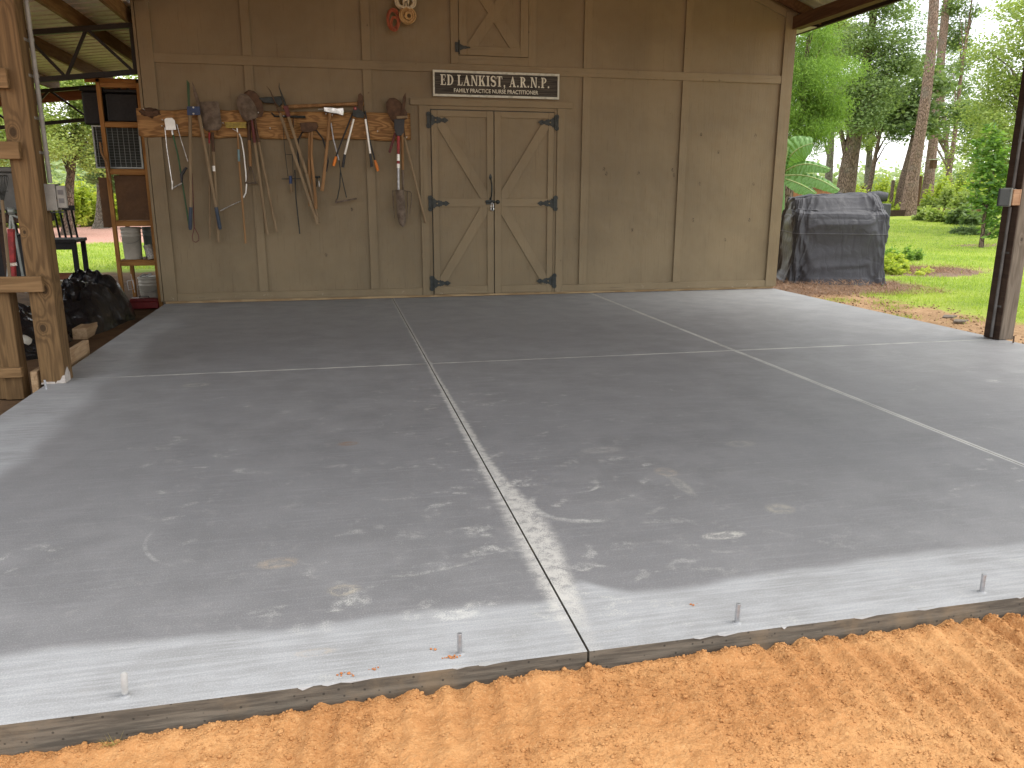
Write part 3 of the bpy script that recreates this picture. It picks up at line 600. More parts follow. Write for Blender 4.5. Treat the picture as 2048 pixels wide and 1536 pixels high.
# bold serif capitals drawn as strokes in a box one unit tall
def glyph(ch):
    tk, th, s = .20, .085, .07           # thick stem, thin stroke, serif height
    def st(x, z0=0, z1=1, w=tk): return [(x, z0), (x + w, z0), (x + w, z1), (x, z1)]
    def sf(x0, x1, z): return [(x0, z), (x1, z), (x1, z + s), (x0, z + s)]
    if ch == 'E': return .68, [st(.09), sf(0, .58, 0), sf(0, .58, 1 - s), [(.29, .49), (.44, .49), (.44, .55), (.29, .55)], [(.41, .38), (.47, .38), (.47, .66), (.41, .66)], [(.56, 0), (.62, 0), (.64, .28), (.59, .28)], [(.54, 1), (.58, .72), (.62, .72), (.60, 1)]]
    if ch == 'L': return .62, [st(.09), sf(0, .40, 1 - s), sf(0, .56, 0), [(.50, 0), (.58, 0), (.61, .32), (.56, .32)]]
    if ch == 'I': return .44, [st(.12), sf(.02, .42, 0), sf(.02, .42, 1 - s)]
    if ch == 'T': return .70, [st(.25), sf(.15, .55, 0), sf(.03, .67, 1 - s), [(.03, 1), (.00, .72), (.045, .72), (.10, 1)], [(.67, 1), (.70, .72), (.655, .72), (.60, 1)]]
    if ch == 'N': return .82, [st(.10, w=th), st(.66, w=th), [(.04, 1), (.28, 1), (.725, 0), (.60, 0), (.10, .93)], sf(0, .26, 0), sf(.56, .82, 1 - s), sf(0, .2, 1 - s)]
    if ch == 'A': return .80, [[(.06, 0), (.13, 0), (.40, .86), (.36, 1)], [(.36, 1), (.44, 1), (.74, 0), (.52, 0), (.34, .72)], sf(-.02, .22, 0), sf(.44, .82, 0), [(.18, .30), (.56, .30), (.56, .36), (.18, .36)]]
    if ch == 'K': return .84, [st(.09), sf(0, .38, 0), sf(0, .38, 1 - s), sf(.50, .80, 1 - s), sf(.48, .84, 0), [(.26, .42), (.34, .40), (.70, .96), (.62, .96)], [(.36, .58), (.56, .02), (.80, .02), (.50, .68)]]
    def bowl(x, za, zb, rx, w1, thn=th, k=12):
        o = []; i_ = []
        for q in range(k + 1):
            a = -math.pi / 2 + math.pi * q / k; cz_ = (za + zb) / 2; rz_ = (zb - za) / 2
            o.append((x + rx * math.cos(a), cz_ + rz_ * math.sin(a))); i_.append((x + (rx - w1) * math.cos(a), cz_ + (rz_ - thn) * math.sin(a)))
        return [[o[q], o[q + 1], i_[q + 1], i_[q]] for q in range(k)]
    if ch == 'D': return .80, [st(.09), sf(0, .34, 0), sf(0, .34, 1 - s)] + bowl(.30, 0, 1, .46, .20, s)
    if ch == 'P': return .70, [st(.09), sf(0, .40, 0), sf(0, .34, 1 - s)] + bowl(.30, .44, 1, .36, .18, s)
    if ch == 'R': return .80, [st(.09), sf(0, .38, 0), sf(0, .34, 1 - s)] + bowl(.30, .46, 1, .34, .18, s) + [[(.32, .50), (.48, .50), (.78, 0), (.56, 0)], sf(.56, .84, 0)]
    if ch == 'S':
        o = []; k = 14
        pts = []
        for q in range(k + 1):
            a = math.radians(35 + (270 - 35) * q / k); pts.append((.32 + .24 * math.cos(a), .745 + .225 * math.sin(a)))
        for q in range(1, k + 1):
            a = math.radians(90 - (270 - 35) * q / k); pts.append((.32 + .26 * math.cos(a), .27 + .245 * math.sin(a)))
        res = []
        for q in range(len(pts) - 1):
            f = q / (len(pts) - 2); wd = .035 + .075 * math.sin(math.pi * f) ** 1.2
            dx, dz = pts[q + 1][0] - pts[q][0], pts[q + 1][1] - pts[q][1]; l_ = math.hypot(dx, dz) or 1; nx_, nz_ = -dz / l_ * wd, dx / l_ * wd
            res.append([(pts[q][0] - nx_, pts[q][1] - nz_), (pts[q + 1][0] - nx_, pts[q + 1][1] - nz_), (pts[q + 1][0] + nx_, pts[q + 1][1] + nz_), (pts[q][0] + nx_, pts[q][1] + nz_)])
        return .62, res + [[(.50, .98), (.56, .98), (.58, .70), (.53, .70)], [(.04, .02), (.10, .02), (.10, .32), (.05, .32)]]
    if ch == '.': return .30, [[(.06, 0), (.22, 0), (.22, .17), (.06, .17)]]
    if ch == ',': return .34, [[(.08, 0), (.24, 0), (.24, .17), (.08, .17)], [(.17, 0), (.24, 0), (.22, -.12), (.08, -.22)]]
    return .34, []
def serif_text(txt, x0, x1, z0, h, y):
    tot = 0; gs = []
    for i, ch in enumerate(txt): wd, ps = glyph(ch); gs.append((tot, ps)); tot += wd + (.10 if ch not in ' ' else 0)
    kx = (x1 - x0) / (tot - .10)
    for o_, ps in gs:
        if not ps: continue
        q = MB()
        for e, p_ in enumerate(ps):
            ar = sum(p_[i][0] * p_[(i + 1) % len(p_)][1] - p_[(i + 1) % len(p_)][0] * p_[i][1] for i in range(len(p_)))
            if ar < 0: p_ = p_[::-1]
            yy = y - .00025 * (e % 5)
            q.prism([(x0 + (o_ + a) * kx, yy, z0 + b * h) for a, b in p_], (0, .004, 0))
        q.build('letter', M['letter'], sign)
serif_text('ED LANKIST, A.R.N.P.', -2.892, -1.662, 2.320, .108, -.0485)
cu = bpy.data.curves.new('tmp_text', 'FONT'); cu.body = 'FAMILY PRACTICE NURSE PRACTITIONER'; cu.size = .06; cu.extrude = .001; cu.offset = .0005
to = bpy.data.objects.new('tmp_text', cu); C.objects.link(to); bpy.context.view_layer.update()
me = bpy.data.meshes.new_from_object(to.evaluated_get(bpy.context.evaluated_depsgraph_get()))
bpy.data.objects.remove(to); bpy.data.curves.remove(cu)
xs_ = [v.co.x for v in me.vertices]; zs_ = [v.co.y for v in me.vertices]; ax0, ax1, az0, az1 = min(xs_), max(xs_), min(zs_), max(zs_)
q = MB(); q.add([(-2.745 + (v.co.x - ax0) / (ax1 - ax0) * .95, -.0485 - v.co.z, 2.248 + (v.co.y - az0) / (az1 - az0) * .041) for v in me.vertices], [tuple(p_.vertices) for p_ in me.polygons]); bpy.data.meshes.remove(me)
q.build('small_lettering', M['letter'], sign)
# ------------------------------------------------------------ carport roof over the slab, posts and beams
M['rafter'] = wood('rafter_brown', (.13, .068, .032), (.08, .038, .017), 'y', 18)
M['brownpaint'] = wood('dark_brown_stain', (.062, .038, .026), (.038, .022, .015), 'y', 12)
M['purlin'] = wood('raw_pine_purlin', (.30, .18, .075), (.19, .10, .04), 'y', 16)
CY0, CY1 = -7.15, 6.3
cp = thing('carport_roof', 'open gabled metal roof on brown rafters reaching out over the slab', 'roof', (RIDGE, -2, 3.2))
def ribbed(x0, x1, y0, y1, zf, pitch=.23, h=.022, th=.0015, name='roof_panel', par=None, m_=None):
    ys_ = []; y = y0
    while y < y1: ys_ += [(y, 0), (y + pitch * .60, 0), (y + pitch * .68, h), (y + pitch * .82, h), (y + pitch * .9, 0)]; y += pitch
    ys_.append((y, 0)); q = MB(); n_ = len(ys_); vs = [(x, yy, zf(x) + hh + o_) for o_ in (0, th) for x in (x0, x1) for yy, hh in ys_]
    fs = [(i, i + 1, n_ + i + 1, n_ + i) for i in range(n_ - 1)] + [(2 * n_ + i, 3 * n_ + i, 3 * n_ + i + 1, 2 * n_ + i + 1) for i in range(n_ - 1)]
    q.add(vs, fs); return q.build(name, m_ or M['metalroof'], par)
for sg in (-1, 1):
    xe = RIDGE + sg * 4.05; ribbed(RIDGE, xe, CY0, CY1, lambda x: rz(x) + .10, par=cp)
    # rafters run up the slope
    for y in (-7.0, -5.6, -4.2, -2.8, -1.45, -.09):
        P = MB(); xa, xb = RIDGE + sg * .01, RIDGE + sg * 3.92
        P.prism([(xa, y, rz(xa) + .095), (xb, y, rz(xb) + .095), (xb, y, rz(xb) - .02), (xa, y, rz(xa) - .04)], (0, .038, 0)); P.build('rafter', M['rafter'], cp)
    xf = RIDGE + sg * 3.93
    P = MB(); P.box(min(xf, xf + sg * .04), max(xf, xf + sg * .04), CY0 + .02, CY1 - .05, 3.10, 3.235); P.build('fascia', M['brownpaint'], cp, .002)
P = MB(); P.box(1.353, xf - .001, .02, 5.9, 3.105, 3.115); P.build('soffit', M['signw'], cp)
P = MB(); P.box(1.29, 1.40, CY0 + .1, -.03, 3.06, 3.20); P.build('beam', M['rafter'], cp); P = MB(); P.box(-5.95, -5.82, CY0 + .1, -.06, 3.02, 3.20); P.build('beam', M['rafter'], cp)
# right post
M['postlit'] = wood('weathered_brown_post', (.20, .165, .13), (.13, .105, .08), 'z', 18, knots=[(.0, .83, .014), (-.02, 1.9, .016)])  # weathered wood, its tone raised for the lit front face
M['galvpipe'] = mat('grey_conduit', (.12, .115, .11), (.08, .075, .07), .5, .1, scale=10)
rp_ = thing('brown_post', 'dark brown square post at the right edge of the slab carrying a grey conduit', 'post', (1.35, -3.57, 0))
P = MB(); P.box(1.284, 1.420, -3.655, -3.49, .001, 3.06); P.build('timber', M['postlit'], rp_, .006)
P = MB(); P.box(1.276, 1.2835, -3.652, -3.492, .004, 3.06); P.build('shaded_side_board', M['brownpaint'], rp_, .001)  # dark sheet puts the shade of the left face into the colour
# conduit up the left face
P = MB(); cy_ = -3.600
P.tube([(1.249, cy_, .02), (1.249, cy_, 1.085)], .0115, 10); P.tube([(1.249, cy_, 1.235), (1.249, cy_, 3.05)], .0115, 10)
cd_ = P.build('conduit', M['galvpipe'], rp_)
for z in (.28, .72, 1.6, 2.3):
    P = MB(); P.tube([(1.249, cy_, z - .008), (1.249, cy_, z + .008)], .0135, 10); P.box(1.2745, 1.2755, cy_ - .03, cy_ + .03, z - .008, z + .008)
    P.lathe([(.005, 0), (.0001, .003)], (1.2745, cy_ - .024, z), 6, (-1, 0, 0)); P.build('conduit_clamp', M['galvpipe'], cd_)
bx_ = thing('outlet_box', 'grey weatherproof outlet box with its flap standing out on the brown post', 'outlet box', (1.2, -3.6, 1.16))
M['greybox'] = mat('grey_plastic_box', (.040, .048, .050), (.032, .038, .04), .55, scale=12); M['gasket'] = mat('pale_gasket', (.34, .35, .31), None, .6)
P = MB(); P.box(1.083, 1.186, -3.650, -3.625, 1.094, 1.232); P.build('cover_flap', M['greybox'], bx_, .006)
P = MB(); P.box(1.186, 1.200, -3.656, -3.56, 1.090, 1.236); P.box(1.2, 1.262, -3.625, -3.56, 1.10, 1.23); P.build('box_body', M['gasket'], bx_, .006)
M['blockwood'] = wood('cut_pine_block', (.50, .31, .19), (.36, .20, .11), 'x', 12)
P = MB(); P.box(1.2015, 1.262, -3.662, -3.628, 1.100, 1.224); P.box(1.2625, 1.2755, -3.662, -3.585, 1.100, 1.224); P.build('mounting_block', M['blockwood'], bx_, .002)
# left timber post
kn = [(.022, .60, .024), (-.018, .36, .021), (-.030, 1.53, .024), (-.045, .95, .010), (.025, 2.3, .018)]
M['pine'] = wood('treated_pine_post', (.175, .105, .045), (.088, .05, .02), 'z', 30, knots=kn, bump=.5, fade=.10)
M['pinex'] = wood('treated_pine_rail', (.24, .145, .066), (.13, .075, .03), 'x', 26, bump=.4, fade=.10)
M['piney'] = wood('treated_pine_long', (.42, .29, .17), (.28, .175, .09), 'y', 20, bump=.4)
lp = thing('timber_post', 'tall square knotty pine post at the left edge of the slab, whitened at its foot', 'post', (-5.885, -3.64, 0))
P = MB(); P.box(-5.957, -5.817, -3.722, -3.56, .001, 3.02); P.build('timber', M['pine'], lp, .005)
P = MB(); 
M['mortar'] = mat('pale_mortar', (.50, .46, .42), (.36, .32, .28), .9, scale=25, bump=.8, bs=90)
P.add([(-5.815, -3.7235, .002), (-5.815, -3.62, .002), (-5.815, -3.62, .05), (-5.815, -3.66, .10), (-5.815, -3.69, .085), (-5.815, -3.7235, .055)], [(0, 1, 2, 3, 4, 5)])
P.prism([(-5.875, -3.7235, .002), (-5.815, -3.7235, .002), (-5.815, -3.7235, .056), (-5.83, -3.7235, .05), (-5.845, -3.7235, .022), (-5.862, -3.7235, .02)], (0, .0012, 0))
P.prism([(-5.957, -3.7235, .001), (-5.876, -3.7235, .001), (-5.876, -3.7235, .014), (-5.93, -3.7235, .017), (-5.957, -3.7235, .010)], (0, .0012, 0))
P.build('mortar_smear', M['mortar'], lp)
M['pvc'] = mat('grey_white_pvc', (.25, .24, .21), (.19, .18, .16), .5, scale=14)
P = MB(); P.tube([(-5.79, -3.60, 1.24), (-5.79, -3.60, 1.9), (-5.788, -3.60, 3.0)], .0135, 12); cd2 = P.build('conduit', M['pvc'], lp)
for z in (1.42, 1.62, 1.86, 2.06):
    P = MB(); P.tube([(-5.79, -3.60, z - .009), (-5.79, -3.60, z + .009)], .0165, 12); P.box(-5.818, -5.815, -3.64, -3.56, z - .008, z + .008); P.build('conduit_clamp', M['pvc'], cd2)
# open receptacle on the left post
rb = thing('open_receptacle', 'opened grey electrical box with wires and a dangling outlet on the timber post', 'electrical box', (-5.80, -3.62, 1.12))
P = MB(); P.box(-5.816, -5.765, -3.62, -3.60, 1.09, 1.235); P.box(-5.816, -5.765, -3.72, -3.700, 1.09, 1.235) if False else None
for a in ((-5.816, -5.755, -3.640, -3.634, 1.075, 1.235), (-5.816, -5.755, -3.566, -3.560, 1.075, 1.235), (-5.816, -5.755, -3.634, -3.566, 1.075, 1.081), (-5.816, -5.755, -3.634, -3.566, 1.229, 1.235), (-5.816, -5.811, -3.634, -3.566, 1.081, 1.229)): P.box(*a)
P.build('box_shell', M['pvc'], rb, .001)
P = MB(); P.box(-5.752, -5.700, -3.640, -3.612, 1.09, 1.225); P.build('outlet', M['pvc'], rb, .004)
for z in (1.135, 1.185): MB().box(-5.742, -5.712, -3.643, -3.6405, z - .014, z + .014).build('outlet_face', M['galvpipe'], rb)
for k, (c_, dz) in enumerate((((.45, .45, .4), .03), ((.02, .02, .02), -.01), ((.5, .22, .05), -.03))):
    P = MB(); P.tube([(-5.805, -3.60, 1.17 + dz), (-5.78, -3.62, 1.20 + dz), (-5.76, -3.63, 1.17 + dz), (-5.752, -3.625, 1.14 + dz * .3)], .0022, 6); P.build('wire', mat('wire_colour', c_, None, .5), rb)
P = MB(); P.box(-5.80, -5.72, -3.645, -3.60, 1.062, 1.070); P.build('cover_lip', M['black'], rb)
# framing left of the post
fr_ = thing('stud_wall', 'pine stud frame of short rails left of the big knotty post', 'timber frame', (-6.3, -3.7, 0))
for z0, z1, xr in ((1.77, 1.88, -5.895), (1.375, 1.475, -5.885), (.59, .685, -5.86)):
    MB().box(-7.6, xr, -3.762, -3.724, z0, z1).build('rail', M['pinex'], fr_, .003)
MB().box(-6.17, -6.065, -3.722, -3.60, -.09, .588).build('stud', M['pine'], fr_, .003)
MB().box(-6.235, -6.172, -3.70, -3.62, -.09, 2.3).build('stud', M['pine'], fr_, .003)
MB().box(-6.20, -6.045, -3.765, -3.724, .06, .12).build('block', M['pinex'], fr_, .003)
MB().box(-6.015, -5.975, -3.54, -2.6, -.07, .085).build('sole_plate', M['piney'], fr_, .003)
MB().box(-6.015, -5.975, -3.72, -3.545, -.07, .085).build('sole_plate', M['piney'], fr_, .003)
# ------------------------------------------------------------ lean-to on the left
lt = thing('lean_to_roof', 'low metal roof on pine purlins and black steel trusses left of the shed', 'roof', (-7.5, 1.5, 2.7))
def lz(x): return 3.02 + (x + 5.95) * .115
M['creamroof'] = mat('cream_metal_sheet', (.85, .75, .68), (.76, .66, .58), .55, .1, scale=5, bump=.1)
ribbed(-5.99, -10.4, -4.6, 4.6, lz, pitch=.2, h=.024, par=lt, m_=M['creamroof'])
for x in (-6.04, -6.52, -7.25, -8.0, -8.8, -9.6, -10.3):
    MB().box(x - .02, x + .02, -4.5, 4.5, lz(x) - .16, lz(x) - .012).build('purlin', M['purlin'], lt, .002)
M['truss'] = mat('black_steel', (.008, .007, .006), (.014, .010, .008), .6)
for y in (0.12, 4.05):
    t = MB(); zt_ = lambda x: lz(x) - .20; zb_ = lambda x: lz(x) - .64
    x0, x1 = -5.99, -10.4
    t.bar((x0, y, zt_(x0)), (x1, y, zt_(x1)), .05, .05); t.bar((x0, y, zb_(x0)), (x1, y, zb_(x1)), .05, .05)
    t.build('truss_chord', M['truss'], lt)
    t = MB(); xs_ = [-6.02, -6.42, -6.66, -7.0, -7.5, -8.0, -8.5, -9.0, -9.5, -10]
    for k in range(len(xs_) - 1):
        a, b = xs_[k], xs_[k + 1]; up_ = k % 2 == 0
        t.bar((a, y, (zb_ if up_ else zt_)(a)), (b, y, (zt_ if up_ else zb_)(b)), .028, .028)
    t.bar((-6.0, y, zb_(-6)), (-6.0, y, zt_(-6)), .04, .04)
    t.build('truss_web', M['truss'], lt)
M['redwood'] = wood('red_brown_fascia', (.25, .10, .055), (.16, .06, .03), 'x', 14)
MB().box(-10.4, -6.0, 4.5, 4.54, 2.36, 2.62).build('rear_fascia', M['redwood'], lt) if False else MB().bar((-10.4, 4.52, lz(-10.4) - .22), (-6.0, 4.52, lz(-6) - .22), .04, .16).build('rear_fascia', M['redwood'], lt)
for (x, y) in ((-10.2, -3.7), (-10.2, .12), (-10.2, 4.05)): MB().box(x - .06, x + .06, y - .06, y + .06, -.1, lz(x) - .66).build('outer_post', M['pine'], lt, .003)

# ------------------------------------------------------------ tool board and the tools hanging on it
def z3(u, v, y=-.10): return at(260 + u / 4.15, 130 + v / 4.15, y=y)
def z4(u, v, y=-.10): return at(520 + u / 4.15, 130 + v / 4.15, y=y)
M['slabwood'] = wood('rough_sawn_board', (.40, .225, .085), (.16, .075, .028), 'x', 40, rough=.7, fade=.22, bump=.7)
M['handle'] = wood('grey_ash_handle', (.27, .20, .12), (.20, .14, .08), 'z', 12)
M['handle2'] = wood('warm_ash_handle', (.33, .19, .085), (.22, .12, .05), 'z', 12)
M['rust'] = mat('rusty_steel', (.13, .075, .045), (.075, .045, .030), .8, .35, scale=18, bump=.6, bs=80)
M['dirty'] = mat('dirty_steel', (.17, .13, .095), (.09, .065, .045), .7, .3, scale=16, bump=.5, bs=80)
M['blue'] = mat('blue_paint', (.025, .05, .14), (.02, .035, .08), .5, scale=30)
M['bluegrip'] = mat('blue_grey_grip', (.045, .065, .10), (.035, .048, .07), .6)
M['green'] = mat('dark_green_paint', (.03, .10, .035), (.02, .06, .02), .5)
M['red'] = mat('red_paint', (.36, .03, .03), (.20, .02, .02), .5, scale=30)
M['dred'] = mat('dark_red_paint', (.13, .025, .022), (.08, .02, .02), .6, scale=30)
M['orange'] = mat('orange_plastic', (.75, .22, .02), (.6, .17, .02), .45)
M['blackp'] = mat('black_rubber', (.020, .020, .022), (.03, .03, .03), .55)
M['alu'] = mat('white_aluminium', (.72, .72, .68), (.6, .6, .56), .35, .4)
M['chrome'] = mat('dull_chrome', (.58, .58, .56), (.3, .3, .28), .3, .9, scale=20)
M['yellow'] = mat('yellow_bristle_block', (.42, .32, .05), (.30, .22, .04), .6, scale=40)
M['teal'] = mat('blue_green_tape', (.16, .27, .30), None, .5)
tb = thing('tool_board', 'rough sawn waney board with nails fixed across the shed wall under the tools', 'tool rack', (-4.6, 0, 1.88))
P = MB(); nn = 90; top = []; bot = []
rr = random.Random(4)
for i in range(nn + 1):
    x = -6.0 + (2.77) * i / nn
    f = i / nn
    zt_ = 2.0 + .018 * f + .010 * fbm(x, 0, 3.5, 2) + (.012 if x < -5.3 else 0) * math.sin(x * 9); zb_ = 1.735 + .012 * fbm(x, 0, 4.5, 8) + .006 * math.sin(x * 11)
    top.append((x, zt_)); bot.append((x, zb_))
def board_pt(u, v):
    i = min(int(u * nn), nn); x, zt_ = top[i]; _, zb_ = bot[i]; e = min(v, 1 - v)
    return V(x, -.058 + .012 * (1 - cl(e * 9, 0, 1)) + .004 * fbm(x, v * 3, 2.5, 4), zb_ + (zt_ - zb_) * v)
P.grid(board_pt, nn, 14); k0 = len(P.v)
P.v += [(x, -.020, z) for x, z in bot] + [(x, -.020, z) for x, z in top]
a0 = k0; a1 = k0 + nn + 1
for i in range(nn):
    P.f.append((a0 + i, a0 + i + 1, i + 1, i)); P.s.append(False)
    j = 14 * (nn + 1) + i; P.f.append((j, j + 1, a1 + i + 1, a1 + i)); P.s.append(False)
for c_ in (0, nn):
    P.f.append(tuple([j * (nn + 1) + c_ for j in range(15)] + [a1 + c_, a0 + c_])); P.s.append(False)
P.build('board', M['slabwood'], tb)
nails = [z3(118, 372), z3(275, 462), z3(270, 512), z3(520, 372), z3(605, 520), z3(775, 488), z3(950, 395), z3(1068, 402), z3(1165, 530), z4(198, 428), z4(245, 426), z4(385, 536), z4(445, 540), z4(548, 412), z4(600, 422), z4(975, 555), z4(85, 530), z4(1140, 442), z4(1185, 442), z4(1215, 605)]
M['nail'] = mat('bright_nail', (.70, .70, .68), None, .35, .6)
for p_ in nails:
    P = MB(); x, z = p_.x, p_.z; P.tube([(x, -.05, z), (x, -.135, z + .006)], .0028, 7); P.lathe([(.0065, 0), (.0065, .002), (.0001, .0025)], (x, -.135, z + .006), 10, (0, -1, .07)); P.build('nail', M['nail'], tb)
def T_(name, label, group=None, p=None, cat=None):
    return thing(name, label, cat or name.replace('_', ' '), (p.x, p.y, p.z), group or 'hand tools hung on the board')
def tube_(pts, r, m_, name, root, n=9, flat=None, bevel=0):
    q = MB(); q.tube(pts, r, n, flat=flat); return q.build(name, m_, root)
def plate(pts, th, m_, name, root, bevel=.0015):
    q = MB(); q.prism(pts, (0, -th, 0)); return q.build(name, m_, root, bevel)
def scoop(c, tip_dir, L, W_, m_, root, y=-.10, depth=.035, pointed=True, name='blade', tilt=0):
    """dished shovel blade hung upside down: c = socket end, tip_dir = direction of the tip in the wall plane"""
    d = Vector((tip_dir[0], 0, tip_dir[1])).normalized(); s_ = Vector((d.z, 0, -d.x)); c = Vector(c)
    def fn(u, v):
        t = v; wv = (W_ / 2) * (min(1, .62 + t * 2.2) if t < .2 else 1.0) * (1.0 if t < .45 else (math.sqrt(max(0, 1 - ((t - .45) / .55) ** 2)) if pointed else (1 if t < .93 else .9)))
        q = (u - .5) * 2
        return c + d * (t * L) + s_ * (q * wv) + Vector((0, -depth * (1 - q * q) * (1 - .5 * t) - tilt * t + .002, 0))
    P = MB(); P.grid(fn, 12, 14)
    P.grid(lambda u, v: fn(1 - u, v) + Vector((0, .003, 0)), 12, 14)
    return P.build(name, m_, root)
# 1 silver folding tool with the square plate
a = z3(330, 490); t = T_('weed_whip', 'silver tubular tool with a square white plate, at the left end of the board', p=a, cat='hand tool')
plate([z3(285, 452), z3(300, 440), z3(350, 438), z3(372, 458), z3(385, 538), z3(300, 540)], .006, M['alu'], 'head_plate', t)
tube_([z3(290, 520, -.09), z3(305, 680, -.09), z3(355, 1020, -.10)], .0052, M['chrome'], 'tube', t); tube_([z3(388, 490, -.08), z3(420, 610, -.08), z3(480, 800, -.085)], .0042, M['chrome'], 'tube', t)
tube_([z3(346, 1028), z3(385, 1005), z3(430, 980)], .0075, M['chrome'], 'foot_bar', t); tube_([z3(352, 960), z3(352, 1032)], .008, M['chrome'], 'elbow', t)
tube_([z3(430, 975, -.09), z3(428, 910, -.09), z3(470, 850, -.085)], [.010, .018, .012], M['blackp'], 'grip', t)
# 2 blue hinged post hole digger
a = z3(528, 380); t = T_('post_hole_digger', 'post hole digger with blue hinge block and blue grips on two pale handles', 'post hole diggers hung on the board', a)
for A, B in ((z3(498, 345, -.13), z3(505, 1180, -.13)), (z3(570, 400, -.13), z3(715, 1180, -.12))):
    h = tube_([A, B], [.0175, .0165], M['handle'], 'handle', t, 12)
tube_([z3(505, 1180, -.13), z3(500, 1350, -.13), z3(500, 1368, -.13)], [.0185, .0195, .012], M['bluegrip'], 'grip', t, 12); tube_([z3(714, 1180, -.12), z3(745, 1345, -.12), z3(750, 1365, -.12)], [.0185, .0195, .012], M['bluegrip'], 'grip', t, 12)
plate([z3(475, 345, -.145), z3(580, 345, -.145), z3(585, 415, -.145), z3(478, 418, -.145)], .020, M['blue'], 'hinge_block', t)
for q in (z3(525, 352, -.167), z3(527, 405, -.167)): P = MB(); P.lathe([(.010, 0), (.009, .004), (.0001, .006)], q, 10, (0, -1, 0)); P.build('hinge_bolt', M['nail'], t)
plate([z3(470, 122, -.13), z3(495, 150, -.13), z3(498, 345, -.13), z3(482, 345, -.13)], .012, M['green'], 'blade', t); plate([z3(515, 135, -.13), z3(545, 200, -.13), z3(578, 300, -.13), z3(575, 345, -.13), z3(562, 345, -.13), z3(530, 240, -.13)], .010, M['dirty'], 'blade', t)
# 3 green pole
a = z3(360, 560); t = T_('garden_pole', 'slim dark green pole hanging behind the blue hinged digger', p=a, cat='pole')
tube_([z3(350, 550, -.08), z3(400, 760, -.08), z3(490, 1330, -.085)], .0085, M['green'], 'pole', t); tube_([z3(348, 535, -.08), z3(355, 580, -.08)], .011, M['chrome'], 'ferrule', t)
a = z3(520, 980); t = T_('loop_rod', 'dark red rod with a teardrop loop at its lower end', p=a, cat='rod')
tube_([z3(516, 900, -.085), z3(525, 1150, -.085), z3(533, 1350, -.085)], .0050, M['dred'], 'rod', t); tube_([z3(533, 1350, -.085), z3(517, 1420, -.085), z3(522, 1460, -.085), z3(547, 1472, -.085), z3(572, 1455, -.085), z3(570, 1415, -.085), z3(535, 1350, -.085)], .0040, M['dred'], 'loop', t)
# 4 square rusty shovel, 5 slim rod with red socket
a = z3(680, 520); t = T_('shovel', 'shovel with a muddy square blade hung between the blue digger and the yellow rake', 'shovels hung on the board', a)
scoop(z3(685, 545, -.10), (-.06, 1), .285, .20, M['dirty'], t, pointed=False)
tube_([z3(683, 560, -.10), z3(692, 720, -.10)], [.015, .018], M['rust'], 'socket', t, 10); tube_([z3(692, 715, -.10), z3(735, 1470, -.09)], [.017, .017], M['handle'], 'handle', t, 10); tube_([z3(695, 838, -.10), z3(698, 882, -.10)], .0185, M['alu'], 'label_band', t, 10)
a = z3(660, 540); t = T_('hoe', 'slim hoe with a red painted neck beside the square muddy shovel', p=a)
tube_([z3(660, 560, -.085), z3(658, 650, -.085)], .010, M['red'], 'neck', t); tube_([z3(658, 650, -.085), z3(664, 1440, -.08)], .010, M['handle'], 'handle', t); tube_([z3(640, 515, -.09), z3(655, 540, -.09), z3(660, 562, -.085)], .004, M['black'], 'hook', t)
# 6 yellow headed rake
a = z3(890, 520); t = T_('rake', 'rake with a yellow toothed head and a thin grey handle', 'rakes', a)
plate([z3(790, 476), z3(965, 476), z3(965, 524), z3(800, 524)], .02, M['yellow'], 'head', t)
P = MB()
for k in range(15):
    q = z3(802 + k * 11, 500, -.1205); P.box(q.x - .0012, q.x + .0012, -.123, -.1205, q.z - .016, q.z + .018)
P.build('bristle_rows', M['blackp'], t)
tube_([z3(850, 530, -.11), z3(888, 550, -.11)], .003, M['nail'], 'brace', t); tube_([z3(888, 522, -.11), z3(893, 560, -.11)], .006, M['nail'], 'ferrule', t)
tube_([z3(893, 555, -.105), z3(905, 800, -.10), z3(960, 1480, -.08)], .0105, M['handle2'], 'handle', t); tube_([z3(900, 700, -.104), z3(905, 800, -.102)], .0118, M['teal'], 'tape', t)
# 7 bow saw (bent tube)
a = z3(940, 800); t = T_('bow_saw', 'bow saw with a curved pale tube frame right of the yellow headed rake', p=a)
q_ = [z3(905, 570, -.085), z3(925, 615, -.085), z3(943, 720, -.085), z3(960, 880, -.085), z3(967, 1000, -.085), z3(962, 1060, -.085), z3(942, 1100, -.085)]
tube_(q_, .0078, M['alu'], 'bow', t); tube_([z3(935, 1122, -.085), z3(850, 1160, -.085), z3(750, 1210, -.085)], [.004, .0055, .007], M['chrome'], 'blade_arm', t)
# 8, 9 round shovels
a = z3(1000, 450); t = T_('shovel', 'round point shovel with a pale worn blade, in front of a darker one', 'shovels hung on the board', a)
scoop(z3(1012, 455, -.13), (-.36, 1), .27, .175, M['dirty'], t, depth=.03)
tube_([z3(1008, 440, -.13), z3(1022, 540, -.125), z3(1035, 645, -.12)], [.013, .015, .017], M['dred'], 'socket', t, 10); tube_([z3(1035, 640, -.12), z3(1140, 1405, -.10)], .0155, M['handle'], 'handle', t, 10)
a = z3(1060, 430); t = T_('shovel', 'dark round shovel hung behind the pale worn one', 'shovels hung on the board', a)
scoop(z3(1040, 440, -.10), (-.16, 1), .28, .20, M['rust'], t, y=-.09, depth=.03)
tube_([z3(1035, 440, -.10), z3(1050, 560, -.10), z3(1070, 640, -.10)], [.013, .015, .017], M['rust'], 'socket', t, 10); tube_([z3(1066, 630, -.10), z3(1110, 860, -.095), z3(1218, 1385, -.085)], .0155, M['handle'], 'handle', t, 10)
a = z3(985, 500); t = T_('spade', 'short spade with a triangular grip hanging at its lower end', p=a)
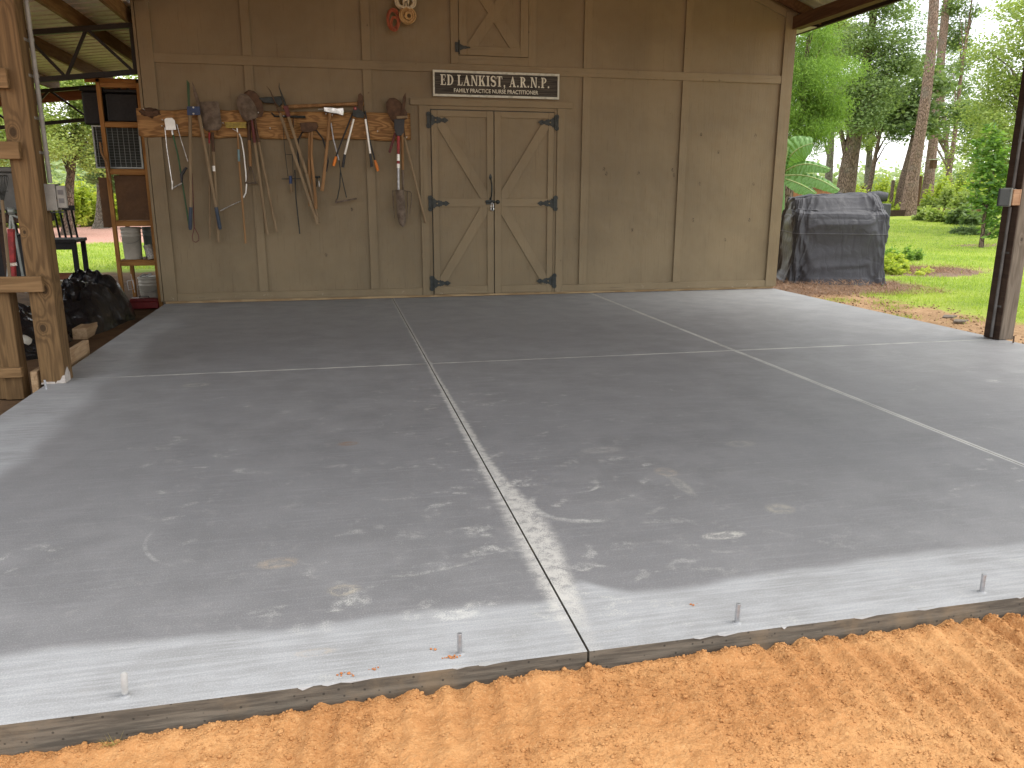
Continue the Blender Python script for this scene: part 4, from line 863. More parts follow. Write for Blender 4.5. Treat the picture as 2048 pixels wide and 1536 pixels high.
tube_([z3(985, 440, -.09), z3(990, 625, -.09)], [.016, .019], M['rust'], 'socket', t, 10); tube_([z3(990, 620, -.09), z3(1000, 840, -.09)], .0165, M['handle2'], 'handle', t, 10)
tube_([z3(1000, 835, -.09), z3(985, 890, -.09), z3(965, 975, -.09)], .005, M['dirty'], 'grip_fork', t); tube_([z3(1000, 835, -.09), z3(1020, 890, -.09), z3(1042, 975, -.09)], .005, M['dirty'], 'grip_fork', t); tube_([z3(955, 978, -.09), z3(1052, 980, -.09)], .009, M['dirty'], 'grip_bar', t)
# 10 second post hole digger
a = z4(210, 400); t = T_('post_hole_digger', 'post hole digger with brown straight blades and red hinge crossing over the board', 'post hole diggers hung on the board', a)
P = MB(); P.tube([z4(55, 175, -.15), z4(85, 215, -.15), z4(120, 300, -.15), z4(160, 400, -.145)], [.003, .010, .013, .015], 8, flat=.5); P.build('blade', M['rust'], t)
P = MB(); P.tube([z4(160, 148, -.14), z4(158, 185, -.14), z4(185, 260, -.14), z4(220, 360, -.14)], [.002, .005, .009, .013], 8, flat=.5); P.build('blade', M['black'], t)
plate([z4(190, 340, -.145), z4(232, 335, -.145), z4(255, 428, -.145), z4(222, 432, -.145)], .012, M['dred'], 'hinge_block', t)
h1 = MB(); h1.bar(z4(165, 400, -.15), z4(480, 1325, -.13), .030, .026, (0, 1, 0)); h1.build('handle', M['handle'], t, .006)
h1 = MB(); h1.bar(z4(232, 420, -.14), z4(385, 900, -.125), .030, .026, (0, 1, 0)); h1.bar(z4(385, 900, -.125), z4(490, 1310, -.11), .027, .024, (0, 1, 0)) ; h1.build('handle', M['handle'], t, .006)
# 11 mattock lying along the top
a = z4(200, 310); t = T_('mattock', 'mattock lying level along the top of the board with its dark head to the left', p=a)
plate([z4(-15, 275, -.07), z4(70, 268, -.07), z4(180, 262, -.07), z4(190, 320, -.07), z4(160, 350, -.07), z4(140, 322, -.07), z4(40, 318, -.07)], .035, M['black'], 'head', t, .004)
tube_([z4(180, 350, -.085), z4(400, 338, -.085), z4(700, 325, -.085), z4(860, 322, -.085)], [.022, .018, .017, .024], M['handle2'], 'handle', t, 10)
a = z4(230, 420); t = T_('pry_bar', 'short black iron bar lying level across the middle of the board', p=a, cat='iron bar')
P = MB(); P.tube([z4(95, 395, -.085), z4(120, 425, -.085), z4(378, 432, -.085)], [.006, .010, .014], 8); P.build('bar', M['black'], t)
tube_([z4(276, 440, -.078), z4(276, 520, -.078)], .006, M['rust'], 'pin', t)
# 12 hand auger
a = z4(270, 800); t = T_('hand_auger', 'hand auger on a thin wire frame with a blue socket and a long dark rod', p=a, cat='auger')
tube_([z4(188, 470, -.075), z4(205, 700, -.075), z4(232, 925, -.08)], .0030, M['black'], 'wire', t, 6); tube_([z4(270, 740, -.075), z4(275, 925, -.08)], .0030, M['black'], 'wire', t, 6); tube_([z4(215, 742, -.076), z4(268, 745, -.076)], .0028, M['black'], 'wire', t, 6)
tube_([z4(180, 946, -.085), z4(345, 944, -.085)], .004, M['black'], 'cross_handle', t, 7)
tube_([z4(252, 920, -.085), z4(256, 985, -.085)], .017, M['blue'], 'socket', t, 12); tube_([z4(256, 980, -.085), z4(262, 1055, -.085)], .0135, M['handle'], 'nose', t, 12)
tube_([z4(288, 870, -.08), z4(298, 1100, -.08), z4(330, 1402, -.08)], .0065, M['black'], 'rod', t)
# 13 axes
def axe(label, hd, pts, rs, m_, root_name='axe', single=True):
    t = T_(root_name, label, 'axes and mauls hung on the board', hd)
    return t
a = z4(395, 520); t = T_('axe', 'axe with a dark head and a long curved honey coloured handle', 'axes and mauls hung on the board', a)
plate([z4(330, 480, -.12), z4(470, 478, -.12), z4(485, 510, -.12), z4(465, 545, -.12), z4(400, 562, -.12), z4(345, 555, -.12)], .035, M['rust'], 'head', t, .004)
tube_([z4(432, 548, -.135), z4(425, 740, -.13), z4(445, 930, -.13), z4(462, 1120, -.13), z4(464, 1195, -.13)], [.013, .015, .014, .017, .019], M['handle2'], 'handle', t, 10, flat=.7)
a = z4(405, 600); t = T_('axe', 'axe with the shorter straight handle just left of the honey coloured one', 'axes and mauls hung on the board', a)
tube_([z4(410, 540, -.115), z4(410, 740, -.11), z4(405, 960, -.11), z4(405, 975, -.11)], [.014, .014, .016, .015], M['handle2'], 'handle', t, 10, flat=.7)
plate([z4(352, 500, -.082), z4(430, 500, -.082), z4(430, 555, -.082), z4(360, 548, -.082)], .03, M['rust'], 'head', t, .004)
a = z4(418, 1100); t = T_('hatchet', 'hatchet handle with a flared foot hanging low between the digger handles', 'axes and mauls hung on the board', a)
tube_([z4(418, 600, -.095), z4(415, 985, -.095), z4(412, 1130, -.095), z4(418, 1172, -.095)], [.012, .013, .017, .022], M['handle2'], 'handle', t, 10, flat=.7)
plate([z4(395, 560, -.08), z4(445, 560, -.08), z4(440, 600, -.08), z4(400, 600, -.08)], .016, M['rust'], 'head', t, .002)
a = z4(440, 560); t = T_('hose_hoop', 'black rubber hoop hung behind the axes', p=a, cat='hoop')
q_ = [z4(330, 900, -.065), z4(312, 720, -.065), z4(318, 620, -.065), z4(350, 560, -.065), z4(410, 530, -.065), z4(470, 545, -.065), z4(520, 610, -.065), z4(552, 720, -.065), z4(565, 800, -.065), z4(550, 885, -.065)]
tube_(q_, .0085, M['blackp'], 'hoop', t, 8)
a = z4(480, 960); t = T_('folding_clamp', 'small black clamp hanging behind the maul handle', p=a, cat='clamp')
tube_([z4(455, 930, -.08), z4(500, 928, -.08)], .010, M['black'], 'jaw', t); tube_([z4(475, 935, -.08), z4(468, 1010, -.08)], .006, M['black'], 'arm', t); tube_([z4(488, 960, -.085), z4(492, 1010, -.085)], .005, M['chrome'], 'arm', t)
# 14 splitting maul
a = z4(600, 390); t = T_('splitting_maul', 'splitting maul with a shiny flared steel head and a plain pale handle', 'axes and mauls hung on the board', a)
plate([z4(528, 352, -.13), z4(600, 355, -.13), z4(640, 362, -.13), z4(690, 355, -.13), z4(697, 390, -.13), z4(690, 425, -.13), z4(640, 408, -.13), z4(590, 402, -.13), z4(530, 388, -.13)], .045, M['chrome'], 'head', t, .005)
tube_([z4(580, 400, -.15), z4(560, 640, -.145), z4(525, 980, -.14), z4(515, 1045, -.14)], [.017, .0155, .017, .019], M['handle2'], 'handle', t, 10, flat=.7)
P = MB(); P.tube([z4(482, 368, -.14), z4(530, 366, -.14)], .004, 7); P.build('pin', M['nail'], t)
# 15 loppers
a = z4(800, 380); t = T_('lopper', 'lopper with black arms and bright orange grips', 'loppers hung on the board', a)
plate([z4(808, 300, -.11), z4(815, 245, -.11), z4(834, 232, -.11), z4(858, 262, -.11), z4(850, 380, -.11), z4(815, 420, -.11)], .008, M['rust'], 'blade', t)
for A, B, Cc, D in ((z4(770, 400, -.125), z4(655, 690, -.12), z4(632, 760, -.12), z4(610, 838, -.12)), (z4(872, 380, -.12), z4(905, 600, -.115), z4(953, 790, -.12), z4(980, 880, -.12))):
    tube_([A, B, Cc], .0085, M['blackp'], 'arm', t, 8); tube_([Cc, (Cc + D) / 2, D], [.012, .017, .014], M['orange'], 'grip', t, 10)
a = z4(820, 440); t = T_('lopper', 'lopper with white aluminium arms and black grips', 'loppers hung on the board', a)
plate([z4(775, 350, -.14), z4(800, 338, -.14), z4(812, 360, -.14), z4(870, 400, -.14), z4(862, 440, -.14), z4(800, 438, -.14), z4(768, 420, -.14)], .012, M['black'], 'head', t)
P = MB(); P.lathe([(.017, 0), (.016, .004), (.0001, .006)], z4(790, 360, -.152), 12, (0, -1, 0)); P.build('pivot', M['red'], t)
P = MB(); P.lathe([(.006, 0), (.0001, .002)], z4(790, 360, -.159), 8, (0, -1, 0)); P.build('pivot_mark', M['alu'], t)
for A, B, D in ((z4(778, 448, -.145), z4(704, 742, -.14), z4(686, 850, -.14)), (z4(875, 450, -.145), z4(915, 735, -.14), z4(928, 845, -.14))):
    tube_([A, B], .0115, M['alu'], 'arm', t, 10, flat=.7); tube_([B, D], [.0135, .015], M['blackp'], 'grip', t, 10)
# 16 grass whip
a = z4(665, 900); t = T_('grass_cutter', 'swing blade grass cutter with wire fork and a level toothed blade below', p=a, cat='grass cutter')
tube_([z4(588, 480, -.10), z4(610, 620, -.10), z4(655, 790, -.10)], .0080, M['galv'], 'shaft', t, 8); tube_([z4(655, 780, -.10), z4(668, 880, -.10), z4(662, 1010, -.10), z4(640, 1115, -.10)], .0055, M['black'], 'fork_wire', t, 8); tube_([z4(666, 870, -.10), z4(690, 980, -.10), z4(718, 1100, -.10)], .0055, M['black'], 'fork_wire', t, 8)
P = MB(); P.bar(z4(625, 1142, -.10), z4(803, 1108, -.10), .012, .018, (0, 0, 1)); P.tube([z4(638, 1110, -.10), z4(632, 1140, -.10)], .011, 8); P.build('blade', M['dirty'], t, .002)
# 17 cluster near the doors
a = z4(1160, 500); t = T_('shovel', 'old round shovel with a rusted blade nearest to the shed doors', 'shovels hung on the board', a)
scoop(z4(1180, 470, -.10), (-.55, 1), .27, .19, M['rust'], t, depth=.03)
tube_([z4(1185, 480, -.10), z4(1195, 600, -.10)], [.012, .017], M['rust'], 'socket', t, 10); tube_([z4(1195, 595, -.10), z4(1260, 850, -.10), z4(1370, 1290, -.07), z4(1376, 1310, -.07)], [.0145, .0145, .0145, .012], M['handle'], 'handle', t, 10)
a = z4(1150, 800); t = T_('trenching_shovel', 'narrow trenching shovel with red and grey shaft and a long dark blade pointing down', 'shovels hung on the board', a, 'shovel')
tube_([z4(1148, 588, -.15), z4(1148, 820, -.15)], .0165, M['red'], 'upper_shaft', t, 10); tube_([z4(1148, 740, -.1505), z4(1148, 795, -.1505)], .0172, M['alu'], 'shaft_label', t, 10); tube_([z4(1148, 820, -.15), z4(1148, 855, -.15)], .0172, M['alu'], 'shaft_ring', t, 10); tube_([z4(1148, 855, -.15), z4(1150, 1035, -.15)], .013, M['galv'], 'lower_shaft', t, 10)
def tr(u, v):
    wv = .046 * (1 if v < .72 else math.sqrt(max(0, 1 - ((v - .72) / .28) ** 2))); q = (u - .5) * 2; c0 = z4(1160, 1035, -.155); c1 = z4(1185, 1348, -.15); c = c0 + (c1 - c0) * v
    return c + V(q * wv, -.022 * (1 - q * q), 0)
P = MB(); P.grid(tr, 10, 14); P.grid(lambda u, v: tr(1 - u, v) + V(0, .003, 0), 10, 14); P.build('blade', M['dirty'], t)
a = z4(1185, 560); t = T_('garden_fork', 'garden fork with wide set tines hanging downward behind the trenching shovel', p=a)
tube_([z4(1178, 520, -.125), z4(1185, 880, -.12)], .0155, M['handle2'], 'handle', t, 10); tube_([z4(1185, 870, -.12), z4(1188, 1045, -.12)], [.016, .010], M['dirty'], 'socket', t, 10)
tube_([z4(1105, 1045, -.12), z4(1188, 1042, -.12), z4(1245, 1050, -.12), z4(1258, 1065, -.12)], .0045, M['dirty'], 'shoulder', t)
for pts in ([z4(1100, 1040, -.12), z4(1108, 1160, -.122), z4(1118, 1275, -.12)], [z4(1140, 1045, -.115), z4(1138, 1160, -.115), z4(1140, 1270, -.115)], [z4(1222, 1048, -.12), z4(1225, 1170, -.122), z4(1222, 1280, -.12)], [z4(1258, 1065, -.12), z4(1256, 1140, -.12), z4(1243, 1235, -.12)]):
    tube_(pts, [.006, .0065, .003], M['dirty'], 'tine', t, 7)
a = z4(1090, 650); t = T_('pruning_saw', 'pruning saw with a red handle hanging at the right end of the board', p=a)
P = MB(); P.bar(z4(1125, 560, -.14), z4(1075, 728, -.14), .026, .016, (0, 1, 0)); P.build('handle', M['dred'], t, .005); tube_([z4(1128, 540, -.14), z4(1118, 590, -.14)], .008, M['chrome'], 'ferrule', t)
plate([z4(1178, 345, -.13), z4(1188, 262, -.13), z4(1208, 228, -.13), z4(1212, 290, -.13), z4(1195, 420, -.13), z4(1150, 560, -.13), z4(1118, 560, -.13), z4(1160, 440, -.13)], .004, M['rust'], 'blade', t)
P = MB(); a = z4(1175, 430); t = T_('hanging_bracket', 'brass coloured bracket clamped over the nails at the right end of the board', p=a, cat='bracket')
plate([z4(1132, 425, -.16), z4(1222, 420, -.16), z4(1225, 440, -.16), z4(1135, 448, -.16)], .01, M['handle'], 'bar', t); plate([z4(1112, 450, -.155), z4(1200, 450, -.155), z4(1192, 560, -.155), z4(1170, 590, -.155), z4(1130, 588, -.155), z4(1112, 520, -.155)], .018, M['blackp'], 'holder', t, .003)
# small rusty nest on the left end of the board (mud dauber nest and old twine)
a = z3(170, 395, -.075); M['mud'] = mat('dry_mud', (.14, .08, .045), (.09, .05, .03), .95, bump=.9, bs=60)
def nest(u, v):
    th = u * 2 * math.pi; ph = v * math.pi / 2; d = .8 + .9 * fbm(math.cos(th) * ph, math.sin(th) * ph, 2.6, 12)
    return a + V(math.cos(th) * .105 * math.cos(ph) * d, -.020 * math.sin(ph) + .018, math.sin(th) * .05 * math.cos(ph) * d)
P = MB(); P.grid(nest, 30, 8); tag(P.build('mud_nest', M['mud']), 'brown mud nest plastered on the left end of the tool board', 'nest')
# hose and cord coils hung high on the wall
def coil(c, rx, rz_, turns, r, m_, name, root, sd_, spread=.02, y0=-.10, tilt=0):
    rr = random.Random(sd_); pts = []
    for k in range(turns * 26):
        a_ = k / 26 * 2 * math.pi; e = k // 26; f = rx * (1 - .05 * rr.random() - .34 * (e / turns)); g = rz_ * (1 - .04 * rr.random() - .34 * (e / turns))
        pts.append(V(c[0] + f * math.sin(a_ + .15 * e) + spread * .25 * math.sin(e * 2.1), y0 - spread * ((e * 7) % turns) / turns, c[1] + g * math.cos(a_ + .15 * e) - tilt * e))
    return tube_(pts, r, m_, name, root, 6)
M['orangecord'] = mat('orange_cord', (.38, .10, .045), (.26, .07, .035), .6); M['tanrope'] = mat('tan_rope', (.50, .34, .16), (.34, .21, .09), .9, bump=.6, bs=200); M['whiterope'] = mat('white_rope', (.62, .56, .42), (.48, .42, .30), .8, bump=.5, bs=200)
t = thing('extension_cord', 'coiled orange extension cord hanging lowest of the bundle high on the wall', 'cord', (-3.385, -.1, 2.95), 'coils hung high on the wall')
coil((-3.385, 2.945), .070, .112, 9, .0048, M['orangecord'], 'coil', t, 1); coil((-3.375, 2.90), .045, .075, 5, .0048, M['orangecord'], 'inner_coil', t, 2, y0=-.125)
t = thing('rope_coil', 'tan rope coil beside the orange cord, under the white one', 'rope', (-3.235, -.1, 2.99), 'coils hung high on the wall')
coil((-3.238, 2.985), .082, .078, 8, .0085, M['tanrope'], 'coil', t, 3, .045); coil((-3.225, 2.985), .040, .04, 5, .0085, M['tanrope'], 'inner_coil', t, 5, .02, y0=-.11)
t = thing('rope_coil', 'white rope coil, uppermost of the bundle on the wall', 'rope', (-3.25, -.1, 3.12), 'coils hung high on the wall')
coil((-3.295, 3.125), .065, .07, 8, .0095, M['whiterope'], 'coil', t, 6, .045); coil((-3.215, 3.12), .060, .068, 8, .0095, M['whiterope'], 'coil', t, 7, .045)
tube_([V(-3.268, -.17, 3.065), V(-3.262, -.17, 3.10), V(-3.252, -.17, 3.115), V(-3.243, -.17, 3.10), V(-3.236, -.17, 3.065)], .004, M['blackp'], 'hook', t)
# ------------------------------------------------------------ under the lean-to
M['orangewood'] = wood('amber_pine_shelf', (.40, .20, .06), (.27, .12, .035), 'z', 18)
M['orangewoodx'] = wood('amber_pine_shelf_level', (.40, .20, .06), (.27, .12, .035), 'x', 18)
M['blackbox'] = mat('black_plastic', (.005, .005, .006), (.008, .008, .008), .6)
M['brownpanel'] = mat('brown_hardboard', (.13, .065, .025), (.09, .045, .018), .7)
M['bucket'] = mat('dull_white_plastic', (.50, .48, .41), (.40, .38, .32), .5, scale=5)
M['bucketg'] = mat('grey_green_plastic', (.16, .19, .175), (.11, .13, .12), .5)
M['cage'] = mat('grey_steel_wire', (.30, .33, .31), (.22, .24, .23), .5, .5)
sh = thing('storage_shelf', 'open shelf of amber pine studs standing against the left side of the shed', 'shelf', (-6.24, .6, -.1))
for x in (-6.455, -6.065):
    for y in (.36, .92): MB().box(x, x + .04, y, y + .045, -.1, 2.33).build('upright', M['orangewood'], sh, .002)
for z in (2.29, 1.89, 1.405, .86, .43):
    MB().box(-6.414, -6.066, .365, .40, z - .045, z).build('rail', M['orangewoodx'], sh, .002); MB().box(-6.414, -6.066, .925, .96, z - .045, z).build('rail', M['orangewoodx'], sh, .002)
    if z < 2: MB().box(-6.44, -6.04, .406, .919, z - .001, z + .014).build('shelf_board', M['orangewoodx'], sh)
MB().box(-6.56, -6.03, .36, .40, 2.292, 2.335).build('top_rail', M['orangewoodx'], sh, .002)
def box_thing(name, label, cat, b, m_, bev=.01, group=None, lidz=None, lm=None):
    t = thing(name, label, cat, ((b[0] + b[1]) / 2, (b[2] + b[3]) / 2, b[4]), group)
    MB().box(b[0], b[1], b[2], b[3], b[4], lidz or b[5]).build('body', m_, t, bev)
    if lidz: MB().box(b[0] - .012, b[1] + .012, b[2] - .012, b[3] + .012, lidz + .001, b[5]).build('lid', lm or m_, t, bev * .6)
    return t
box_thing('storage_tote', 'black plastic tote on the topmost shelf beside the shed', 'tote', (-6.40, -6.08, .46, .90, 1.906, 2.24), M['blackbox'], .015, None, 2.20)
box_thing('storage_tote', 'black tote pushed out past the left shelf upright', 'tote', (-6.66, -6.46, .56, .95, 1.88, 2.27), M['blackbox'], .015, None, 2.22)
t = thing('wire_cage', 'grey framed wire cage with vertical bars on the second shelf', 'cage', (-6.33, .6, 1.42))
def frame_(P, x0, x1, z0, z1, y, w_, d_=.02):
    P.box(x0, x1, y, y + d_, z1 - w_, z1); P.box(x0, x1, y, y + d_, z0, z0 + w_); P.box(x0, x0 + w_, y, y + d_, z0 + w_, z1 - w_); P.box(x1 - w_, x1, y, y + d_, z0 + w_, z1 - w_)
P = MB(); frame_(P, -6.56, -6.085, 1.425, 1.865, .42, .016); P.build('frame', M['cage'], t)
P = MB()
for k in range(9): P.tube([(-6.52 + k * .052, .43, 1.44), (-6.52 + k * .052, .43, 1.85)], .0028, 5)
for k in range(14): P.tube([(-6.55, .435, 1.46 + k * .029), (-6.09, .435, 1.46 + k * .029)], .0010, 4)
P.build('bars', M['cage'], t)
MB().box(-6.55, -6.09, .46, .85, 1.428, 1.86).build('lining', mat('dark_mesh', (.045, .05, .045), (.03, .035, .03), .8), t)
box_thing('hardboard_panel', 'brown hardboard panel closing the shelf under the wire cage', 'panel', (-6.40, -6.07, .44, .455, .88, 1.355), M['brownpanel'], .002)
box_thing('hardboard_panel', 'narrow brown panel standing left of the shelf upright', 'panel', (-6.56, -6.465, .44, .47, .80, 1.33), M['brownpanel'], .002)
t = thing('crooked_stick', 'pale crooked stick leaning on the left shelf upright', 'stick', (-6.4, .3, 1.5))
tube_([at(200, 284, y=.32), at(203, 305, y=.32), at(213, 325, y=.32), at(218, 350, y=.32), at(222, 366, y=.33)], [.010, .012, .012, .010, .008], M['handle2'], 'stick', t)
def bucket(label, x, y, z, r, h, m_, bail=True, tiltlab=None):
    t = thing('bucket', label, 'bucket', (x, y, z), 'plastic buckets')
    P = MB(); P.lathe([(.0001, 0), (r * .86, 0), (r * .88, .008), (r * .95, h * .72), (r * 1.0, h * .73), (r * 1.0, h * .75), (r * .955, h * .76), (r * .96, h * .83), (r * 1.01, h * .84), (r * 1.01, h * .86), (r * .965, h * .87), (r * .97, h * .95), (r * 1.04, h * .96), (r * 1.04, h), (r * .98, h)], (x, y, z), 28); P.build('body', m_, t)
    P = MB(); P.lathe([(r * .98, h - .001), (r * 1.02, h + .002), (r * .95, h + .006), (.0001, h + .004)], (x, y, z), 28); P.build('lid', m_, t)
    if bail:
        P = MB(); P.tube([V(x + r * 1.03 * math.cos(a), y - r * (.25 + .85 * abs(math.sin(a))), z + h * .74 - h * .22 * math.sin(a)) for a in [math.pi * k / 12 for k in range(13)]], .0022, 6); P.build('bail_handle', M['cage'], t)
    return t
bucket('white lidded bucket with a wire handle on the lower shelf', -6.315, .55, .446, .105, .345, M['bucket'])
bucket('grey green bucket behind the white one on the lower shelf', -6.135, .72, .446, .10, .34, M['bucketg'], False)
bucket('white bucket standing on the floor under the shelf', -6.185, .60, -.095, .12, .33, M['bucket'])
t = thing('paint_can', 'tilted small pale paint can with a printed label on the lower shelf', 'paint can', (-6.13, .46, .45))
P = MB(); ax = V(-.25, 0, 1).normalized(); P.lathe([(.0001, 0), (.043, 0), (.045, .005), (.045, .15), (.047, .155), (.047, .16), (.04, .158), (.0001, .156)], (-6.105, .47, .452), 22, ax); P.build('body', M['bucket'], t)
P = MB(); P.lathe([(.0456, .03), (.0456, .12)], (-6.105, .47, .452), 22, ax); P.build('label', mat('printed_label', (.30, .30, .28), (.62, .60, .55), .6, scale=90, lo=.45, hi=.55), t)
M['boxred'] = mat('deep_red_paint', (.20, .018, .018), (.12, .012, .012), .45)
t = thing('tool_box', 'low red metal tool box on the floor in front of the white bucket', 'tool box', (-6.2, .4, -.1))
MB().box(-6.37, -6.06, .33, .45, -.09, -.01).build('body', M['boxred'], t, .008); MB().prism([(-6.37, .33, -.009), (-6.06, .33, -.009), (-6.075, .33, .018), (-6.35, .33, .03)], (0, .12, 0)).build('lid', M['boxred'], t, .005)
MB().tube([(-6.27, .39, .022), (-6.26, .39, .045), (-6.17, .39, .042), (-6.16, .39, .018)], .005, 6).build('handle', M['blackp'], t)
t = thing('wire_rack', 'small white wire rack left of the floor bucket', 'rack', (-6.40, .3, .1))
P = MB(); P.tube([at(254, 562, y=.3), at(266, 560, y=.3), at(269, 577, y=.3), at(257, 580, y=.3), at(254, 562, y=.3)], .0035, 6); P.tube([at(262, 548, y=.3), at(264, 560, y=.3), at(270, 585, y=.3)], .003, 6); P.build('wire', M['nail'], t)
t = thing('chrome_clamp', 'bright chrome clamp lying on the lid of the floor bucket', 'clamp', (-6.2, .55, .26))
P = MB(); P.tube([(-6.26, .5, .252), (-6.22, .5, .275), (-6.17, .5, .255)], .012, 8); P.tube([(-6.20, .52, .26), (-6.14, .52, .28)], .009, 8); P.build('jaw', M['chrome'], t)
# heaps of black sheeting
def film():
    n = N('black_polythene'); c = n.n('TexCoord').outputs['Object']; a = n.noise(c, 7, 5, .6, 1.2); b = n.noise(c, 30, 4, .6, .6)
    return n.fin((.006, .006, .008), n.ramp(a, .3, .7, .12, .25), n.bump(n.m_('ADD', a, n.m_('MULTIPLY', b, .12)), .8, .03), 0.0, .6)
M['film'] = film()
def heap(label, cx, cy, rx, ry, h, sd_, peak=(0, 0), cat='plastic sheet', name='black_sheeting', m_=None, n_=46):
    def fn(u, v):
        a = u * 2 * math.pi; r = v; ex = 1 + .25 * fbm(math.cos(a), math.sin(a), 1.5, sd_)
        x = cx + rx * r * math.cos(a) * ex; y = cy + ry * r * math.sin(a) * ex
        q = math.hypot((x - cx - peak[0]) / rx, (y - cy - peak[1]) / ry)
        z = -.11 + h * max(0, 1 - q * q * .9) ** .7 * (1 - r ** 6) + (.30 * h * (.5 - abs(mnoise.noise(V(x * 3, y * 3, sd_)))*2) + .22 * h * (.5 - abs(mnoise.noise(V(x * 7, y * 7, sd_)))*2) + .08 * h * abs(fbm(x, y, 16, sd_ + 3))) * (1 - r * r)
        return V(x, y, z)
    P = MB(); P.grid(fn, n_ * 2, n_); return tag(P.build(name, m_ or M['film'], None), label, cat)
heap('tall crumpled heap of shiny black plastic sheeting beside the shelf', -6.68, -.65, .50, 1.05, .46, 3, (.22, .42))
heap('low crumpled black plastic heap behind the knotty post', -6.85, -2.0, .55, .75, .34, 8, (.1, .2))
heap('heap of black plastic bags left behind the stud wall', -7.6, -1.8, .7, 1.1, .5, 14)
t = thing('wood_offcut', 'pale wood offcut block on the dirt beside the black sheeting', 'wood block', (-6.32, -1.35, -.1)); MB().box(-6.42, -6.30, -1.5, -1.15, -.1, .0).build('block', M['piney'], t, .004)
t = thing('wood_offcut', 'short wood block on the dirt near the corner of the shed', 'wood block', (-6.32, -.2, -.1)); MB().box(-6.34, -6.30, -.25, -.15, -.1, -.01).build('block', M['piney'], t, .004)
# black slatted bench
bn = thing('garden_bench', 'black slatted garden bench end showing behind the knotty post', 'bench', (-7.6, 1.2, -.1)); by = 1.2
pl = lambda px, py, y=by: at(px, py, y=y)
s0 = pl(153, 480); zs = s0.z; xs1 = s0.x
MB().box(xs1 - 1.4, xs1, by - .05, by + .42, zs - .03, zs + .01).build('seat', M['blackbox'], bn, .006)
for dx, dy in ((-.06, 0), (-.06, .36), (-1.34, 0), (-1.34, .36)): MB().box(xs1 + dx, xs1 + dx + .05, by + dy - .02, by + dy + .03, -.1, zs - .031).build('leg', M['blackbox'], bn, .004)
MB().box(xs1 - 1.34, xs1 - .06, by - .02, by + .01, zs - .11, zs - .032).build('apron', M['blackbox'], bn)
for k in range(14): MB().bar((xs1 - .10 - k * .065, by + .40, zs), (xs1 - .16 - k * .065, by + .50, zs + .34), .022, .015).build('back_slat', M['blackbox'], bn)
MB().bar((xs1 - .12, by + .50, zs + .36), (xs1 - 1.1, by + .50, zs + .36), .03, .06).build('top_rail', M['blackbox'], bn)
bucket('beige bucket under the black bench behind the post', xs1 - .17, by + .1, -.1, .13, .24, mat('beige_plastic', (.33, .27, .17), (.25, .2, .12), .5), False)
t = thing('plank', 'short brown plank resting across the bench stretcher', 'plank', (xs1 - .2, by, .2)); MB().box(xs1 - .5, xs1 - .065, by - .08, by - .055, .17, .25).build('plank', M['redwood'], t, .003)
# clutter seen through the stud wall
M['coolergrey'] = mat('pale_grey_plastic', (.12, .125, .12), (.09, .095, .09), .5)
yb = -1.0; q_ = lambda px, py, y=yb: at(px, py, y=y)
def pbox(name, label, cat, x0p, x1p, y0p, y1p, dep, m_, y=yb, bev=.01):
    a = q_(x0p, y1p, y); b = q_(x1p, y0p, y); t = thing(name, label, cat, (b.x, y, a.z)); MB().box(min(a.x, b.x), b.x, y, y + dep, a.z, b.z).build('body', m_, t, bev); return t
t = pbox('cooler', 'pale grey cooler box behind the leaf rake seen through the studs', 'cooler', -30, 27, 345, 420, .3, M['coolergrey'], -.6)
a = q_(27, 345, -.6); MB().box(a.x - .42, a.x + .012, -.62, -.28, a.z + .001, a.z + .05).build('lid', M['coolergrey'], t, .01)
t = pbox('work_table', 'dark work table crowded with boxes behind the studs', 'table', -60, 66, 428, 447, .6, M['brownpaint'], -.6)
for px in (60, 2): a = q_(px, 447, -.6); MB().box(a.x - .05, a.x, -.55, -.5, -.1, a.z).build('leg', M['brownpaint'], t)
pbox('storage_tote', 'black storage tote on the floor under the dark work table', 'tote', -60, 58, 470, 560, .35, M['blackbox'], -.5)
pbox('green_can', 'dark green fuel can beside the pale cooler', 'can', 29, 42, 345, 428, .12, mat('green_can', (.05, .09, .05), None, .5), -.5)
pbox('black_crate', 'black crate stacked on the work table right of the fuel can', 'crate', 43, 66, 395, 428, .25, M['blackbox'], -.45)
t = thing('leaf_rake', 'black spring leaf rake standing upright with its fan at the top', 'rake', tuple(q_(10, 600, -2.2)))
tube_([q_(4, 400, -2.2), q_(28, 640, -2.2)], .012, M['handle'], 'handle', t)
for k in range(8):
    x = -8 + k * 3.6; q = MB(); q.tube([q_(3 + k * .6, 402, -2.2), q_(x * .9, 362, -2.2), q_(x - 1, 353, -2.21), q_(x - 5, 350, -2.24)], .0028, 6); q.build('tine', M['black'], t)
q = MB(); q.tube([q_(-6, 384, -2.2), q_(16, 382, -2.2)], .003, 6); q.build('cross_wire', M['black'], t)
t = thing('tripod', 'grey metal tripod with splayed legs between studs and post', 'tripod', tuple(q_(22, 425, -1.6)))
for a_, b_ in (((22, 425), (52, 585)), ((22, 425), (14, 590)), ((24, 430), (56, 442))): MB().tube([q_(*a_, -1.6), q_(*b_, -1.6)], .011, 8).build('leg', M['cage'], t)
q = MB(); q.lathe([(.0001, -.03), (.025, -.03), (.025, .03), (.0001, .03)], q_(22, 422, -1.6), 12); q.build('head', M['cage'], t)
t = thing('red_jack', 'red steel jack post standing behind the stud wall', 'jack', tuple(q_(25, 560, -1.8)))
a, b = q_(22, 458, -1.8), q_(26, 565, -1.8); MB().bar(a, b, .045, .045).build('column', M['red'], t, .004); q = MB(); q.bar(q_(14, 530, -1.82), q_(34, 528, -1.82), .02, .03); q.build('ratchet', M['chrome'], t, .003)
